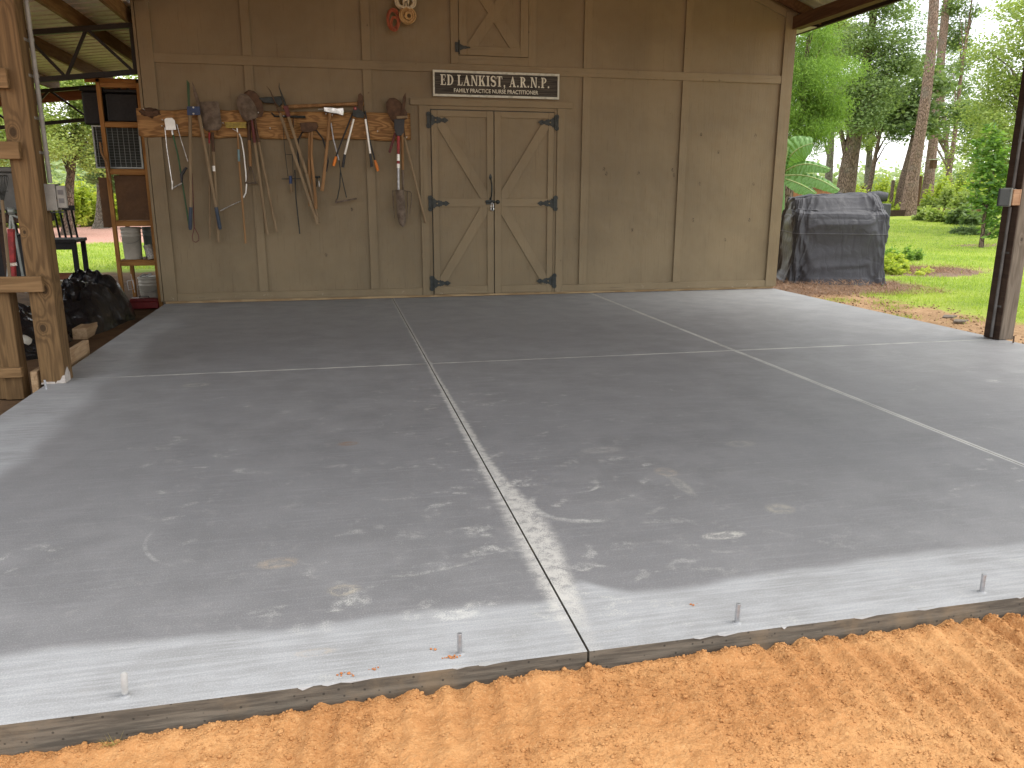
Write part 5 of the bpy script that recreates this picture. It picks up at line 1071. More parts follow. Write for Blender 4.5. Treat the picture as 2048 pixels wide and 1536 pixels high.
t = thing('broom', 'yellow bristled broom head lying on the dirt beside the sole plate', 'broom', (-6.12, -3.2, -.05)); bc = at(42, 688, y=-3.15)
rr = random.Random(2)
q = MB(); q.lathe([(.0001, .05), (.03, .045), (.04, .02), (.035, 0)], bc + V(.02, 0, .01), 12, (.6, .2, .8)); q.build('cap', M['bucket'], t)
q = MB()
for k in range(120):
    a = rr.uniform(-1, 1) * .9; l_ = rr.uniform(.05, .085); d = V(-math.cos(a) * .8, -.2, -.5 + math.sin(a) * .8).normalized(); q.tube([bc + V(.01, 0, .01), bc + d * l_], .0016, 4)
q.build('bristles', M['yellow'], t)
# ------------------------------------------------------------ covered grill and other things on the right
def cloth():
    n = N('grey_canvas'); c = n.n('TexCoord').outputs['Object']; a = n.noise(c, 3, 5, .6); w1 = n.noise(n.n('Mapping', {0: c, 3: (1, 1, 1.5)}).outputs[0], 14, 4); f = n.noise(c, 150, 4)
    col = n.mix(n.ramp(a, .3, .7), (.030, .031, .038), (.050, .051, .060)); col = n.mix(n.ramp(f, .4, .7, 0, .25), col, (.09, .09, .10))
    vo = n.noise(c, 24, 5, .7); z = n.xyz(c)[2]; sp = n.m_('MULTIPLY', n.ramp(vo, .66, .72), n.ramp(z, .62, .3)); col = n.mix(n.m_('MULTIPLY', sp, .6), col, (.28, .28, .27))
    r1 = n.m_('ABSOLUTE', n.m_('SUBTRACT', n.noise(n.n('Mapping', {0: c, 3: (1, 1, .45)}).outputs[0], 2.2, 2, .4, .8), .5)); r2 = n.m_('ABSOLUTE', n.m_('SUBTRACT', n.noise(n.n('Mapping', {0: c, 1: (3, 1, 2), 2: (.3, .6, .2), 3: (1, 1, .6)}).outputs[0], 6, 2, .4, .6), .5))
    h = n.m_('ADD', n.m_('MULTIPLY', n.ramp(r1, 0, .10), 1.0), n.m_('MULTIPLY', n.ramp(r2, 0, .09), .45))
    nb_ = n.bump(h, .3, .016); return n.fin(col, n.ramp(a, .3, .7, .5, .66), n.bump(n.m_('ADD', w1, n.m_('MULTIPLY', f, .3)), .35, .010, nb_), 0.0, .45)
M['cloth'] = cloth()
GA = V(2.30, 1.20, 0); GB = V(3.55, .74, 0); gu = (GB - GA).normalized(); gv = V(-gu.y, gu.x, 0); GW = (GB - GA).length; GD = 1.15; gc = (GA + GB) / 2 + gv * GD / 2
gr = thing('covered_grill', 'large grill hidden under a creased grey fabric cover beside the shed corner', 'grill cover', (gc.x, gc.y, -.1))
prof = [(-.10, 1.06, 1.10), (-.07, 1.035, 1.06), (.05, 1.0, 1.02), (.25, .985, .99), (.45, .98, .98), (.60, .985, .98), (.70, .985, .97), (.80, .98, .95), (.86, .98, .93), (.90, .96, .90), (.93, .93, .80), (.99, .90, .72), (1.06, .85, .64), (1.12, .80, .56), (1.15, .74, .46), (1.165, .5, .26), (1.167, .05, .03)]
def gcov(u, v):
    k = v * (len(prof) - 1); i = min(int(k), len(prof) - 2); f = k - i; z, sx, sy = [prof[i][j] * (1 - f) + prof[i + 1][j] * f for j in range(3)]
    th = u * 2 * math.pi; c_, s_ = math.cos(th), math.sin(th); p_ = .22 if z < .95 else .32
    ex = math.copysign(abs(c_) ** p_, c_); ey = math.copysign(abs(s_) ** p_, s_)
    hx, hy = GW / 2 * sx, GD / 2 * sy
    x, y = ex * hx, ey * hy
    if x < 0 and z > .88 and z < 1.15: x = ex * GW / 2 * (sx + (.97 - sx) * .85)
    low = cl((.9 - z) / 1.0, 0, 1); s = u * 6
    low2 = .35 + .65 * low
    fold = .070 * low ** 1.1 * mnoise.noise(V(s * 2.3, z * .7, 2)) + .028 * low2 * mnoise.noise(V(s * 5.2 + z * .8, z * .9, 5)) + .012 * mnoise.noise(V(s * 3, z * 3, 9)) + .006 * mnoise.noise(V(s * 18, z * 9, 3))
    fold += .050 * low2 * (.5 - min(1, abs(mnoise.noise(V(s * 2.2 + z * 1.3, z * .9 - s * .3, 14))) * 3)) + .022 * (.5 - min(1, abs(mnoise.noise(V(s * 4 - z * 2.6, z * 2 + s, 24))) * 4))
    # pull lines from the upper corners
    nx_, ny_ = c_, s_
    x += nx_ * fold; y += ny_ * fold
    zz = z + (.030 * mnoise.noise(V(x * 4, y * 4, 7)) + .02 * mnoise.noise(V(x * 11, y * 11, 3)) if z > .82 else 0) + (.035 * mnoise.noise(V(s * 4, 0, 33)) if z < 0 else 0)
    if z > .96: zz += .03 * cl(x / hx + .2, -1, 1) * (1 - abs(y / max(hy, .01)) * .3)
    P_ = gc + gu * x + gv * y
    return V(P_.x, P_.y, max(zz, -.10) + (.01 if z < 0 else 0))
def vmap(v): return v
P = MB(); P.grid(gcov, 260, 128); P.build('cover', M['cloth'], gr)
M['piping'] = mat('grey_piping', (.13, .13, .14), (.09, .09, .10), .7)
def seam(zv, r=.006):
    k = next(i for i in range(len(prof) - 1) if prof[i][0] <= zv <= prof[i + 1][0]); v = (k + (zv - prof[k][0]) / (prof[k + 1][0] - prof[k][0])) / (len(prof) - 1)
    c0 = V(gc.x, gc.y, 0); pts = []
    for i in range(181):
        p_ = gcov(i / 180, v); q = p_ + (V(p_.x, p_.y, 0) - c0).normalized() * .004; q.z -= .02 * math.sin((i / 180) * 2 * math.pi) * 0; pts.append(q)
    q = MB(); q.tube(pts, r, 6, cap=False); return q.build('seam', M['piping'], gr)
seam(.62)
# ------------------------------------------------------------ leaves and trees
def leafmat(name, c1, c2, c3, trans=.45, rough=.5):
    n = N(name); g = n.n('NewGeometry').outputs['Random Per Island']; c = n.n('TexCoord').outputs['Object']; a = n.noise(c, .9, 3)
    col = n.mix(n.ramp(g, .1, .9), c1, c2); col = n.mix(n.ramp(a, .5, .72, 0, .7), col, c3)
    n.fin(col, rough, None, 0.0, .35)
    t = n.n('BsdfTranslucent', {'Color': n.mix(1.0, col, (1.0, 1.0, .55), 'MULTIPLY')}); mx_ = n.n('MixShader', {0: trans}); n.t.links.new(n.b.outputs[0], mx_.inputs[1]); n.t.links.new(t.outputs[0], mx_.inputs[2]); n.t.links.new(mx_.outputs[0], n.out.inputs[0])
    return n.m
M['lf_feather'] = leafmat('feathery_green', (0.162, 0.293, 0.051), (0.275, 0.437, 0.082), (0.196, 0.317, 0.074))
M['lf_oak'] = leafmat('oak_green', (0.136, 0.215, 0.076), (0.254, 0.347, 0.149), (0.298, 0.417, 0.140), .45)  # foliage greens paled and greyed to stand in for haze
M['lf_dark'] = leafmat('dark_green', (0.105, 0.169, 0.070), (0.208, 0.292, 0.124), (0.239, 0.338, 0.127), .4)
M['lf_light'] = leafmat('light_green', (0.251, 0.355, 0.096), (0.431, 0.524, 0.172), (0.499, 0.582, 0.230), .5)
M['lf_lime'] = leafmat('lime_green', (.36, .48, .07), (.56, .64, .12), (.62, .66, .16), .5)
M['lf_citrus'] = leafmat('glossy_green', (0.088, 0.183, 0.041), (0.225, 0.404, 0.071), (0.399, 0.612, 0.102), .4, .3)
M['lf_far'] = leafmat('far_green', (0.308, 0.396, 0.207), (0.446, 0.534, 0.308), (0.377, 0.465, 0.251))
def bark(name, c1, c2, sx=9, sz=2.2):
    n = N(name); c = n.co((1, 1, .28)); v = n.n('TexVoronoi', {'Vector': c, 'Scale': sx}, feature='DISTANCE_TO_EDGE').outputs['Distance']; f = n.noise(c, 40, 5); a = n.noise(n.co(), 2, 3)
    col = n.mix(n.ramp(v, .0, .14), tuple(x * .42 for x in c1), n.mix(f, c1, c2)); col = n.mix(n.ramp(a, .5, .7, 0, .4), col, (.22, .22, .19))
    return n.fin(col, .9, n.bump(n.m_('ADD', n.ramp(v, 0, .2), n.m_('MULTIPLY', f, .4)), .9, .03), 0.0, .15)
M['bark_pine'] = bark('pine_bark', (.26, .17, .13), (.38, .28, .22), 24); M['bark_dark'] = bark('oak_bark', (.17, .12, .09), (.25, .185, .145), 26); M['bark_grey'] = bark('grey_bark', (.20, .175, .14), (.29, .26, .215), 30)
def leaves(name, clumps, n_, size, m_, parent, seed, asp=.55, flat=.35, droop=0.0, shell=.5):
    """clumps: list of (x,y,z,rx,ry,rz); leaf-sized kites spread through them"""
    g_ = np.random.default_rng(seed); cl_ = np.array(clumps, dtype=float); wt = (cl_[:, 3] * cl_[:, 4] * cl_[:, 5]) ** (2 / 3); wt /= wt.sum()
    k = g_.choice(len(cl_), n_, p=wt); d = g_.normal(size=(n_, 3)); d /= np.linalg.norm(d, axis=1)[:, None]; r = shell + (1 - shell) * g_.random(n_); r *= .65 + .9 * g_.random(n_) ** 2
    c = cl_[k, :3] + d * r[:, None] * cl_[k, 3:]
    a = g_.normal(size=(n_, 3)); a[:, 2] = a[:, 2] * flat - droop; a /= np.linalg.norm(a, axis=1)[:, None]
    b = np.cross(a, g_.normal(size=(n_, 3))); b /= np.linalg.norm(b, axis=1)[:, None]
    s = (size * (.6 + .8 * g_.random(n_)))[:, None]; nrm = np.cross(a, b)
    v = np.stack([c, c + a * s * .45 + b * s * asp * .5 + nrm * s * .06, c + a * s, c + a * s * .45 - b * s * asp * .5 + nrm * s * .06], 1)
    f = np.arange(n_ * 4).reshape(-1, 4)
    return npmesh(name, v.reshape(-1, 3), f, m_, parent)
def crown_clumps(c, rx, ry, rz_, n_, seed, rr_=(.28, .5), bias=1.0):
    g_ = random.Random(seed); out = []
    while len(out) < n_:
        d = V(g_.gauss(0, 1), g_.gauss(0, 1), g_.gauss(0, 1)).normalized(); r = g_.random() ** (1 / 2.2) * .95
        q = g_.uniform(*rr_) * min(rx, rz_); out.append((c[0] + d.x * r * rx, c[1] + d.y * r * ry, c[2] + d.z * r * rz_, q * 1.25, q * 1.25, q * .75))
    return out
def trunk(parent, base, top, r0, r1, m_, clumps=(), nb=8, seed=1, wob=.12):
    g_ = random.Random(seed); base = Vector(base); top = Vector(top); P = MB(); k = 12; pts = []; rs = []
    for i in range(k + 1):
        f = i / k; p_ = base.lerp(top, f); w_ = wob * math.sin(f * math.pi); p_ += V(w_ * mnoise.noise(V(f * 2, seed, 0)), w_ * mnoise.noise(V(f * 2, seed, 5)), 0); pts.append(p_)
        rs.append((r0 + (r1 - r0) * f) * (1 + (.45 * (1 - f * 9) if f < .11 else 0)))
    P.tube(pts, rs, 14)
    cs = list(clumps); g_.shuffle(cs)
    for c in cs[:nb]:
        c = Vector(c[:3]); f = cl((c.z - base.z) / max(top.z - base.z, .1) - .25, .2, .92); s_ = base.lerp(top, f); rr_ = (r0 + (r1 - r0) * f) * .45
        mid = s_.lerp(c, .5) + V(0, 0, .15 * (c - s_).length); P.tube([s_, mid, c], [rr_, rr_ * .6, rr_ * .2], 6)
    return P.build('trunk', m_, parent)
def tree(name, label, cat, base, ccen, rx, ry, rz_, ncl, nl, size, lm, bm_, seed, r0=.2, group=None, nb=10, **k):
    t = thing(name, label, cat, tuple(base), group); cs = crown_clumps(ccen, rx, ry, rz_, ncl, seed)
    trunk(t, base, (ccen[0], ccen[1], ccen[2] + rz_ * .6), r0, r0 * .2, bm_, cs, nb, seed)
    leaves('crown', cs, nl, size, lm, t, seed + 50, **k); return t
def dpt(px, py, d):
    v = FW + RT * ((px - 1024) / FPX) - UP * ((py - 768) / FPX); return CP + v * (d / (v.x * v.x + v.y * v.y) ** .5)
def gnd(p_): return V(p_.x, p_.y, gz(p_.x, p_.y) - .03)
def tree_px(name, label, cat, px, py, d, rpx, rpy, tpx=None, **k):
    """crown centred on the photo's (px,py) at distance d metres, radii given in photo pixels"""
    c = dpt(px, py, d); b = gnd(dpt(tpx or px, 400, d)); s = d / FPX * 1.02
    return tree(name, label, cat, b, c, rpx * s, max(rpx * s * .8, .8), rpy * s, **k)
G1 = 'trees of the yard on the right'
tree_px('cypress_tree', 'feathery bright green tree right against the shed corner', 'tree', 1610, 160, 17, 80, 130, tpx=1570, ncl=50, nl=46750, size=0.080, lm=M['lf_feather'], bm_=M['bark_dark'], seed=2, r0=.14, group=G1, asp=.16, droop=.45, flat=.9)
tree_px('oak_tree', 'thick dark trunked tree with dense blue green crown behind the grill', 'tree', 1742, 110, 27, 75, 180, tpx=1686, ncl=46, nl=30000, size=0.085, lm=M['lf_oak'], bm_=M['bark_dark'], seed=3, r0=.33, group=G1, nb=14)
tree_px('tree', 'slim tree with a hanging crown between the oak and the leaning pine', 'tree', 1775, 225, 35, 42, 65, tpx=1728, ncl=20, nl=13812, size=0.085, lm=M['lf_oak'], bm_=M['bark_dark'], seed=5, r0=.12, group=G1)
tree_px('tree', 'pale trunked tree standing left of the leaning pine behind low scrub', 'tree', 1735, 250, 38, 45, 60, tpx=1740, ncl=18, nl=12750, size=0.090, lm=M['lf_light'], bm_=M['bark_grey'], seed=6, r0=.22, group=G1)
tree_px('tree', 'grey trunked tree seen between the banana leaves and the oak', 'tree', 1665, 120, 40, 60, 160, tpx=1655, ncl=30, nl=23375, size=0.100, lm=M['lf_light'], bm_=M['bark_grey'], seed=7, r0=.2, group=G1)
tree_px('tree', 'dark crowned tree filling the gap behind the two pines', 'tree', 1860, 190, 56, 75, 150, tpx=1905, ncl=26, nl=15625, size=0.110, lm=M['lf_dark'], bm_=M['bark_pine'], seed=9, r0=.2, group=G1)
tree_px('tree', 'broad light green tree nearest to the brown post', 'tree', 2040, 160, 26, 75, 185, tpx=2070, ncl=46, nl=30000, size=0.075, lm=M['lf_light'], bm_=M['bark_grey'], seed=10, r0=.16, group=G1)
tree_px('tree', 'tall thin tree with sparse upper branches right of the pines', 'tree', 1935, 70, 40, 45, 110, tpx=1890, ncl=14, nl=7650, size=0.100, lm=M['lf_oak'], bm_=M['bark_pine'], seed=11, r0=.13, group=G1)
tree_px('tree', 'dark slender tree behind the young citrus', 'tree', 1960, 250, 46, 60, 90, tpx=1945, ncl=16, nl=10625, size=0.110, lm=M['lf_oak'], bm_=M['bark_dark'], seed=12, r0=.14, group=G1)
tree_px('tree', 'large tree beyond the frame of the brown post on the far right', 'tree', 2190, 120, 28, 120, 230, tpx=2170, ncl=40, nl=31875, size=0.100, lm=M['lf_light'], bm_=M['bark_grey'], seed=13, r0=.2, group=G1)
# the two tall pines, their crowns above the picture
for lab, pb, pt, r0, d, sd_ in (('nearer leaning pine with thick scaly reddish trunk behind the garden bed', (1815, 430), (1872, -60), .21, 33, 21), ('second straight pine just right of the nearer leaning one', (1852, 410), (1903, -60), .20, 39, 22)):
    b = dpt(*pb, d); b.z = gz(b.x, b.y) - .05; tp = dpt(*pt, d + 1.0); tp = b + (tp - b) * 2.0
    t = thing('pine_tree', lab, 'pine tree', tuple(b), 'tall pines'); P = MB(); cs = crown_clumps((tp.x, tp.y, tp.z - 1.5), 2.6, 2.6, 2.6, 22, sd_)
    trunk(t, b, tp, r0, r0 * .55, M['bark_pine'], cs, 8, sd_, wob=.5); leaves('crown', cs, 7000, .28, M['lf_dark'], t, sd_, asp=.12)
b = dpt(1797, 405, 34); b.z = gz(b.x, b.y) - .05; tp = dpt(1842, 200, 35)
t = thing('tree', 'dark leaning trunk pressed against the left side of the nearer pine', 'tree', tuple(b), G1); cs = crown_clumps(tuple(tp), 1.5, 1.5, 1.8, 14, 31); trunk(t, b, tp, .17, .10, M['bark_dark'], cs, 6, 31); leaves('crown', cs, 4000, .2, M['lf_oak'], t, 31)
# far line of woods
g_ = random.Random(77)
far_c = []
for k in range(60):
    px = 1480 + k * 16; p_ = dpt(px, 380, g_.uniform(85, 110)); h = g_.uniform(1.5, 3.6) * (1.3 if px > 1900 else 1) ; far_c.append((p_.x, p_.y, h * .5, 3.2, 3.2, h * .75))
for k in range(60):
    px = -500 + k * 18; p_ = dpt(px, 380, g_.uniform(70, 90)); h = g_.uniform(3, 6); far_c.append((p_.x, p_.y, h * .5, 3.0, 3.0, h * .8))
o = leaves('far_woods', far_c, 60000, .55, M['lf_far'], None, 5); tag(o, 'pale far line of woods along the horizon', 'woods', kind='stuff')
# scrub and garden growth
def bush(label, px, py, d, rpx, h, lm, seed, nl=7437, size=0.065, group='scrub beyond the lawn', name='bush', **k):
    p_ = gnd(dpt(px, py, d)); t = thing(name, label, 'bush', tuple(p_), group); s = rpx * d / FPX; g_ = random.Random(seed); cs = []
    for i in range(26): a = g_.random() * 6.3; r = g_.random() ** .6 * s * 1.15; hh = h * g_.uniform(.3, 1.0) * (1.15 - .5 * r / s); q = s * g_.uniform(.10, .26); cs.append((p_.x + r * math.cos(a), p_.y + r * math.sin(a), p_.z + hh * .52, q, q, hh * .5))
    P = MB()
    for c in cs[:6]: P.tube([(p_.x, p_.y, p_.z), ((p_.x + c[0]) / 2, (p_.y + c[1]) / 2, p_.z + .3 * (c[2] - p_.z)), (c[0], c[1], c[2] + c[5] * .6)], [.02, .015, .006], 5)
    P.build('stems', M['bark_grey'], t); leaves('foliage', cs, nl, size, lm, t, seed, **{'shell': .1, **k}); return t
desc = ['yellow green scrub bush', 'tall pale green scrub', 'loose lime coloured bush']
bl = [(1585, 34, 34, 1.4, 'beside the banana plant'), (1640, 50, 40, 1.3, 'far behind the brown fence'), (1712, 33, 26, 1.9, 'right of the thick oak trunk'), (1755, 36, 34, 1.9, 'left of the dark fence post'), (1790, 40, 26, 1.6, 'against the nearer pine trunk'), (1838, 44, 26, 2.0, 'seen between the two pines'),
      (1880, 37, 30, 1.9, 'right of the second pine'), (1915, 34, 34, 1.5, 'above the plank garden bed'), (1955, 42, 36, 2.2, 'behind the young citrus stem'), (2000, 38, 36, 1.9, 'left of the brown post'), (2060, 40, 40, 2.0, 'behind the brown post'), (1905, 46, 30, 2.7, 'with the tallest tips beyond the second pine')]
for i, (px, d, rp, h, where) in enumerate(bl): bush(desc[i % 3] + ' ' + where, px, 400, d, rp, h, [M['lf_lime'], M['lf_light'], M['lf_lime']][i % 3], 100 + i, 7500, .11)
bush('green leafy garden plants spilling over the long plank bed', 1875, 425, 30.5, 30, .55, M['lf_light'], 140, 4000, .15, 'garden bed plants')
bush('broad leaved garden plants at the right end of the plank bed', 1935, 428, 29, 26, .7, M['lf_oak'], 141, 3500, .17, 'garden bed plants')
bush('feathery tall plants growing behind the long plank bed', 1900, 425, 34, 44, 1.3, M['lf_light'], 147, 6000, .12, 'garden bed plants')
bush('yellowish low plants in the short bed before the nearer pine', 1778, 415, 34, 24, .7, M['lf_lime'], 142, 2500, .11, 'garden bed plants')
bush('dark low daylily clump at the edge of the lawn', 1935, 462, 25.5, 24, .28, M['lf_dark'], 143, 2600, .16, 'garden bed plants', asp=.15)
bush('bright lime ground shrub right beside the covered grill', 1797, 520, 14.6, 42, .42, M['lf_lime'], 144, 9000, .055, 'garden bed plants')
bush('small bright green shrub behind the right edge of the grill', 1800, 500, 17.5, 30, .40, M['lf_feather'], 145, 4000, .06, 'garden bed plants')
# garden bed planks, posts, fence
def plankthing(label, a, b, h, name='bed_plank', m_=None, th=.04):
    t = thing(name, label, 'plank', tuple(a), 'plank edging of the garden'); P = MB(); P.bar(a + V(0, 0, h / 2), b + V(0, 0, h / 2), th, h); P.build('board', m_ or M['pinex'], t, .004)
plankthing('dark weathered plank edging the bed at the foot of the nearer pine', gp(1760, 433), gp(1826, 432), .22, m_=M['brownpaint']); plankthing('long tan plank edging the garden bed right of the pines', gp(1850, 437), gp(1960, 440), .34)
for i, (px, py, h, d, lab) in enumerate(((1782, 402, 1.3, 34, 'dark fence post left of the nearer pine'), (1836, 395, 1.5, 36, 'brown fence post between the two pines'), (1893, 402, 1.2, 40, 'thin brown fence post right of the second pine'), (1938, 400, 1.3, 40, 'reddish fence post near the citrus'), (1950, 398, 1.4, 38, 'grey fence post close behind the citrus'), (1718, 400, 1.1, 36, 'low fence post beside the oak trunk'))):
    p_ = gnd(dpt(px, py, d)); t = thing('fence_post', lab, 'fence post', tuple(p_), 'garden fence posts'); MB().bar(p_, p_ + V(.02 * i, 0, h), .10, .10, (0, 1, 0)).build('post', M['rafter'] if i % 2 else M['bark_dark'], t, .01)
a, b = dpt(1560, 390, 27), dpt(1668, 390, 30); t = thing('board_fence', 'orange brown board fence low behind the banana leaves', 'fence', (a.x, a.y, -.1)); P = MB(); k = 26
M['fencewood'] = wood('fence_boards', (.42, .19, .085), (.28, .11, .05), 'z', 14)
for i in range(k):
    p_ = a.lerp(b, i / k); q = a.lerp(b, (i + .93) / k); P.bar(V(p_.x, p_.y, .65), V(q.x, q.y, .65), .02, 1.3)
P.build('boards', M['fencewood'], t); MB().bar(V(a.x, a.y - .03, 1.32), V(b.x, b.y - .03, 1.32), .05, .05).build('cap_rail', M['pinex'], t)
p_ = dpt(1867, 327, 38.2); t = thing('birdhouse', 'small reddish brown birdhouse with a pale roof fixed on the second pine', 'birdhouse', tuple(p_))
P = MB(); s = .10; P.box(p_.x - s, p_.x + s, p_.y - s, p_.y + s, p_.z - .2, p_.z + .14); P.build('body', M['rafter'], t, .005); MB().bar(p_ + V(-.15, 0, .16), p_ + V(.15, 0, .16), .26, .03).build('roof', M['signw'], t); P = MB(); P.lathe([(.03, .001), (.0001, .002)], p_ + V(0, -s, .02), 10, (0, -1, 0)); P.build('entrance', M['blackbox'], t)
a = dpt(1745, 400, 24); t = thing('rolled_tarp', 'grey rolled tarpaulin lying on the ground behind the grill', 'tarpaulin', (a.x, a.y, .9))
a = dpt(1738, 397, 22); b = dpt(1776, 394, 22); P = MB(); P.tube([a, a.lerp(b, .5) + V(0, 0, .03), b], [.16, .14, .10], 12); P.build('roll', M['cloth'], t)
MB().box(a.x - .1, b.x + .1, a.y - .3, a.y + .3, gz(a.x, a.y) - .05, a.z - .12).build('support_box', M['cloth'], t, .02)
# citrus tree
cb = gp(1962, 495); dc = math.hypot(cb.x - CP.x, cb.y - CP.y); t = thing('citrus_tree', 'young citrus tree with glossy leaves on the lawn left of the brown post', 'tree', tuple(cb))
P = MB(); f_ = lambda px, py: dpt(px, py, dc)
P.tube([cb - V(0, 0, .02), f_(1965, 470), f_(1968, 440), f_(1974, 400), f_(1985, 360), f_(1990, 320)], [.06, .045, .04, .032, .022, .010], 8); P.tube([f_(1966, 476), f_(1978, 468), f_(1992, 455)], [.03, .022, .012], 6); P.tube([f_(1971, 415), f_(1950, 390)], [.02, .01], 6); P.tube([f_(1975, 395), f_(2005, 370)], [.02, .01], 6); P.build('trunk', M['bark_dark'], t)
cs = [(*f_(px, py), r, r, r * 1.1) for px, py, r in ((1982, 262, .14), (1998, 275, .15), (1955, 285, .15), (1985, 292, .22), (2005, 305, .2), (1960, 312, .2), (1988, 330, .3), (1965, 345, .22), (2010, 345, .24), (1985, 372, .32), (1950, 372, .16), (2012, 385, .26), (1975, 405, .28), (1948, 400, .15), (2000, 420, .28), (1980, 445, .2), (2012, 450, .22), (1990, 468, .15))]
leaves('crown', cs, 1700, .15, M['lf_citrus'], t, 61, asp=.42, shell=.2)
# banana plant
M['banana'] = leafmat('banana_leaf', (.15, .30, .08), (.16, .31, .09), (.24, .42, .11), .35, .32)
bp = dpt(1560, 420, 15.2); bn_ = thing('banana_plant', 'banana plant with broad arching torn leaves behind the covered grill', 'banana plant', (bp.x, bp.y, -.1)); zb_ = lambda u, v, dd=0.0: dpt(1560 + u / 7.68, 240 + v / 7.68, 15.2 + dd)
P = MB(); P.tube([V(bp.x, bp.y, -.12), V(bp.x, bp.y, .6), zb_(40, 760)], [.11, .09, .05], 12); P.build('stem', M['banana'], bn_)
def bleaf(pts, w_, sd_, roll=0.0, up=None):
    P = MB(); pts = [Vector(p_) for p_ in pts]; n_ = 26; cr = []
    for i in range(n_ + 1):
        f = i / n_ * (len(pts) - 1); k = min(int(f), len(pts) - 2); q = f - k
        a = pts[max(k - 1, 0)]; b = pts[k]; c = pts[k + 1]; d = pts[min(k + 2, len(pts) - 1)]
        cr.append(.5 * ((2 * b) + (c - a) * q + (2 * a - 5 * b + 4 * c - d) * q * q + (3 * b - a - 3 * c + d) * q ** 3))
    def fn(u, v):
        i = min(int(v * n_ + .5), n_); c = cr[i]; t_ = (cr[min(i + 1, n_)] - cr[max(i - 1, 0)]).normalized(); s_ = t_.cross(Vector(up) if up else V(-.1, -.88, .45)).normalized(); nn = s_.cross(t_)
        e = (u - .5) * 2; wd = w_ * (math.sin(math.pi * (v * .93 + .05)) ** .55) * (1 + .05 * mnoise.noise(V(v * 14, sd_, e)) - .22 * max(0, mnoise.noise(V(v * 22, sd_, 3 if e > 0 else 9))) * abs(e))
        return c + s_ * e * wd + nn * (-.28 * wd * abs(e) ** 1.5 + .005 * math.sin(v * 60 + sd_ + abs(e) * 5) * min(1, abs(e) * 3)) - V(0, 0, roll * abs(e) * wd)
    P.grid(fn, 14, 52); o = P.build('leaf', M['banana'], bn_)
    q = MB(); q.tube(cr, [.014 * (1 - .8 * i / n_) + .002 for i in range(n_ + 1)], 6); q.build('midrib', M['lf_rib'], o)
M['lf_rib'] = mat('pale_rib', (.42, .50, .20), None, .5)
bleaf([zb_(50, 740), zb_(150, 560, -.1), zb_(300, 430, -.2), zb_(500, 355, -.3)], .27, 1); bleaf([zb_(60, 800), zb_(250, 700, -.2), zb_(480, 680, -.3), zb_(770, 760, -.4)], .135, 2, .2)
bleaf([zb_(60, 850, -.1), zb_(350, 850, -.3), zb_(640, 930, -.45), zb_(905, 1085, -.5)], .14, 3, .2); bleaf([zb_(70, 900, -.1), zb_(250, 960, -.4), zb_(400, 1030, -.5), zb_(550, 1130, -.55)], .13, 4, .3)
bleaf([zb_(40, 900), zb_(70, 700, -.1), zb_(110, 520, -.15), zb_(125, 400, -.15)], .075, 5); bleaf([zb_(20, 800), zb_(-200, 650), zb_(-420, 640), zb_(-600, 800)], .2, 6, .2); bleaf([zb_(20, 820), zb_(-100, 900, .3), zb_(-200, 980, .5), zb_(-300, 1150, .6)], .18, 7, .2)
# ------------------------------------------------------------ trees on the left
G2 = 'trees of the yard on the left'
tree_px('tree', 'light green tree filling the view left of the black totes', 'tree', 165, 225, 27, 75, 105, tpx=128, ncl=30, nl=22312, size=0.085, lm=M['lf_light'], bm_=M['bark_dark'], seed=41, r0=.16, group=G2)
tree_px('tree', 'leafy tree seen over the stud wall at the far left', 'tree', 15, 215, 26, 85, 100, tpx=60, ncl=32, nl=22312, size=0.085, lm=M['lf_light'], bm_=M['bark_grey'], seed=42, r0=.18, group=G2)
tree_px('tree', 'tree with lower drooping foliage beside the shelf edge', 'tree', 205, 330, 31, 40, 55, tpx=196, ncl=20, nl=17000, size=0.085, lm=M['lf_oak'], bm_=M['bark_grey'], seed=43, r0=.22, group=G2)
tree_px('tree', 'big tree outside the view far to the left', 'tree', -170, 200, 27, 110, 140, ncl=30, nl=25500, size=0.100, lm=M['lf_light'], bm_=M['bark_grey'], seed=44, r0=.2, group=G2)
tree_px('tree', 'tree standing behind the shed roof line on the left', 'tree', 330, 230, 30, 90, 120, ncl=24, nl=19125, size=0.100, lm=M['lf_light'], bm_=M['bark_grey'], seed=45, r0=.2, group=G2)
for i, (px, d, rp, h, where) in enumerate(((60, 33, 34, 1.9, 'behind the knotty post'), (125, 35, 30, 2.0, 'left of the centre of the open bay'), (160, 33, 28, 2.2, 'in the middle of the open bay'), (190, 36, 28, 1.9, 'right next to the shelf'), (225, 34, 26, 1.7, 'hidden partly by the shelf panels'), (10, 34, 32, 2.0, 'at the far left over the table'), (-60, 34, 40, 2.0, 'outside the left edge'))):
    bush(desc[i % 3] + ' ' + where, px, 400, d, rp, h, M['lf_lime'] if i % 2 == 0 else M['lf_light'], 160 + i, 5200, .16, 'scrub on the left side')
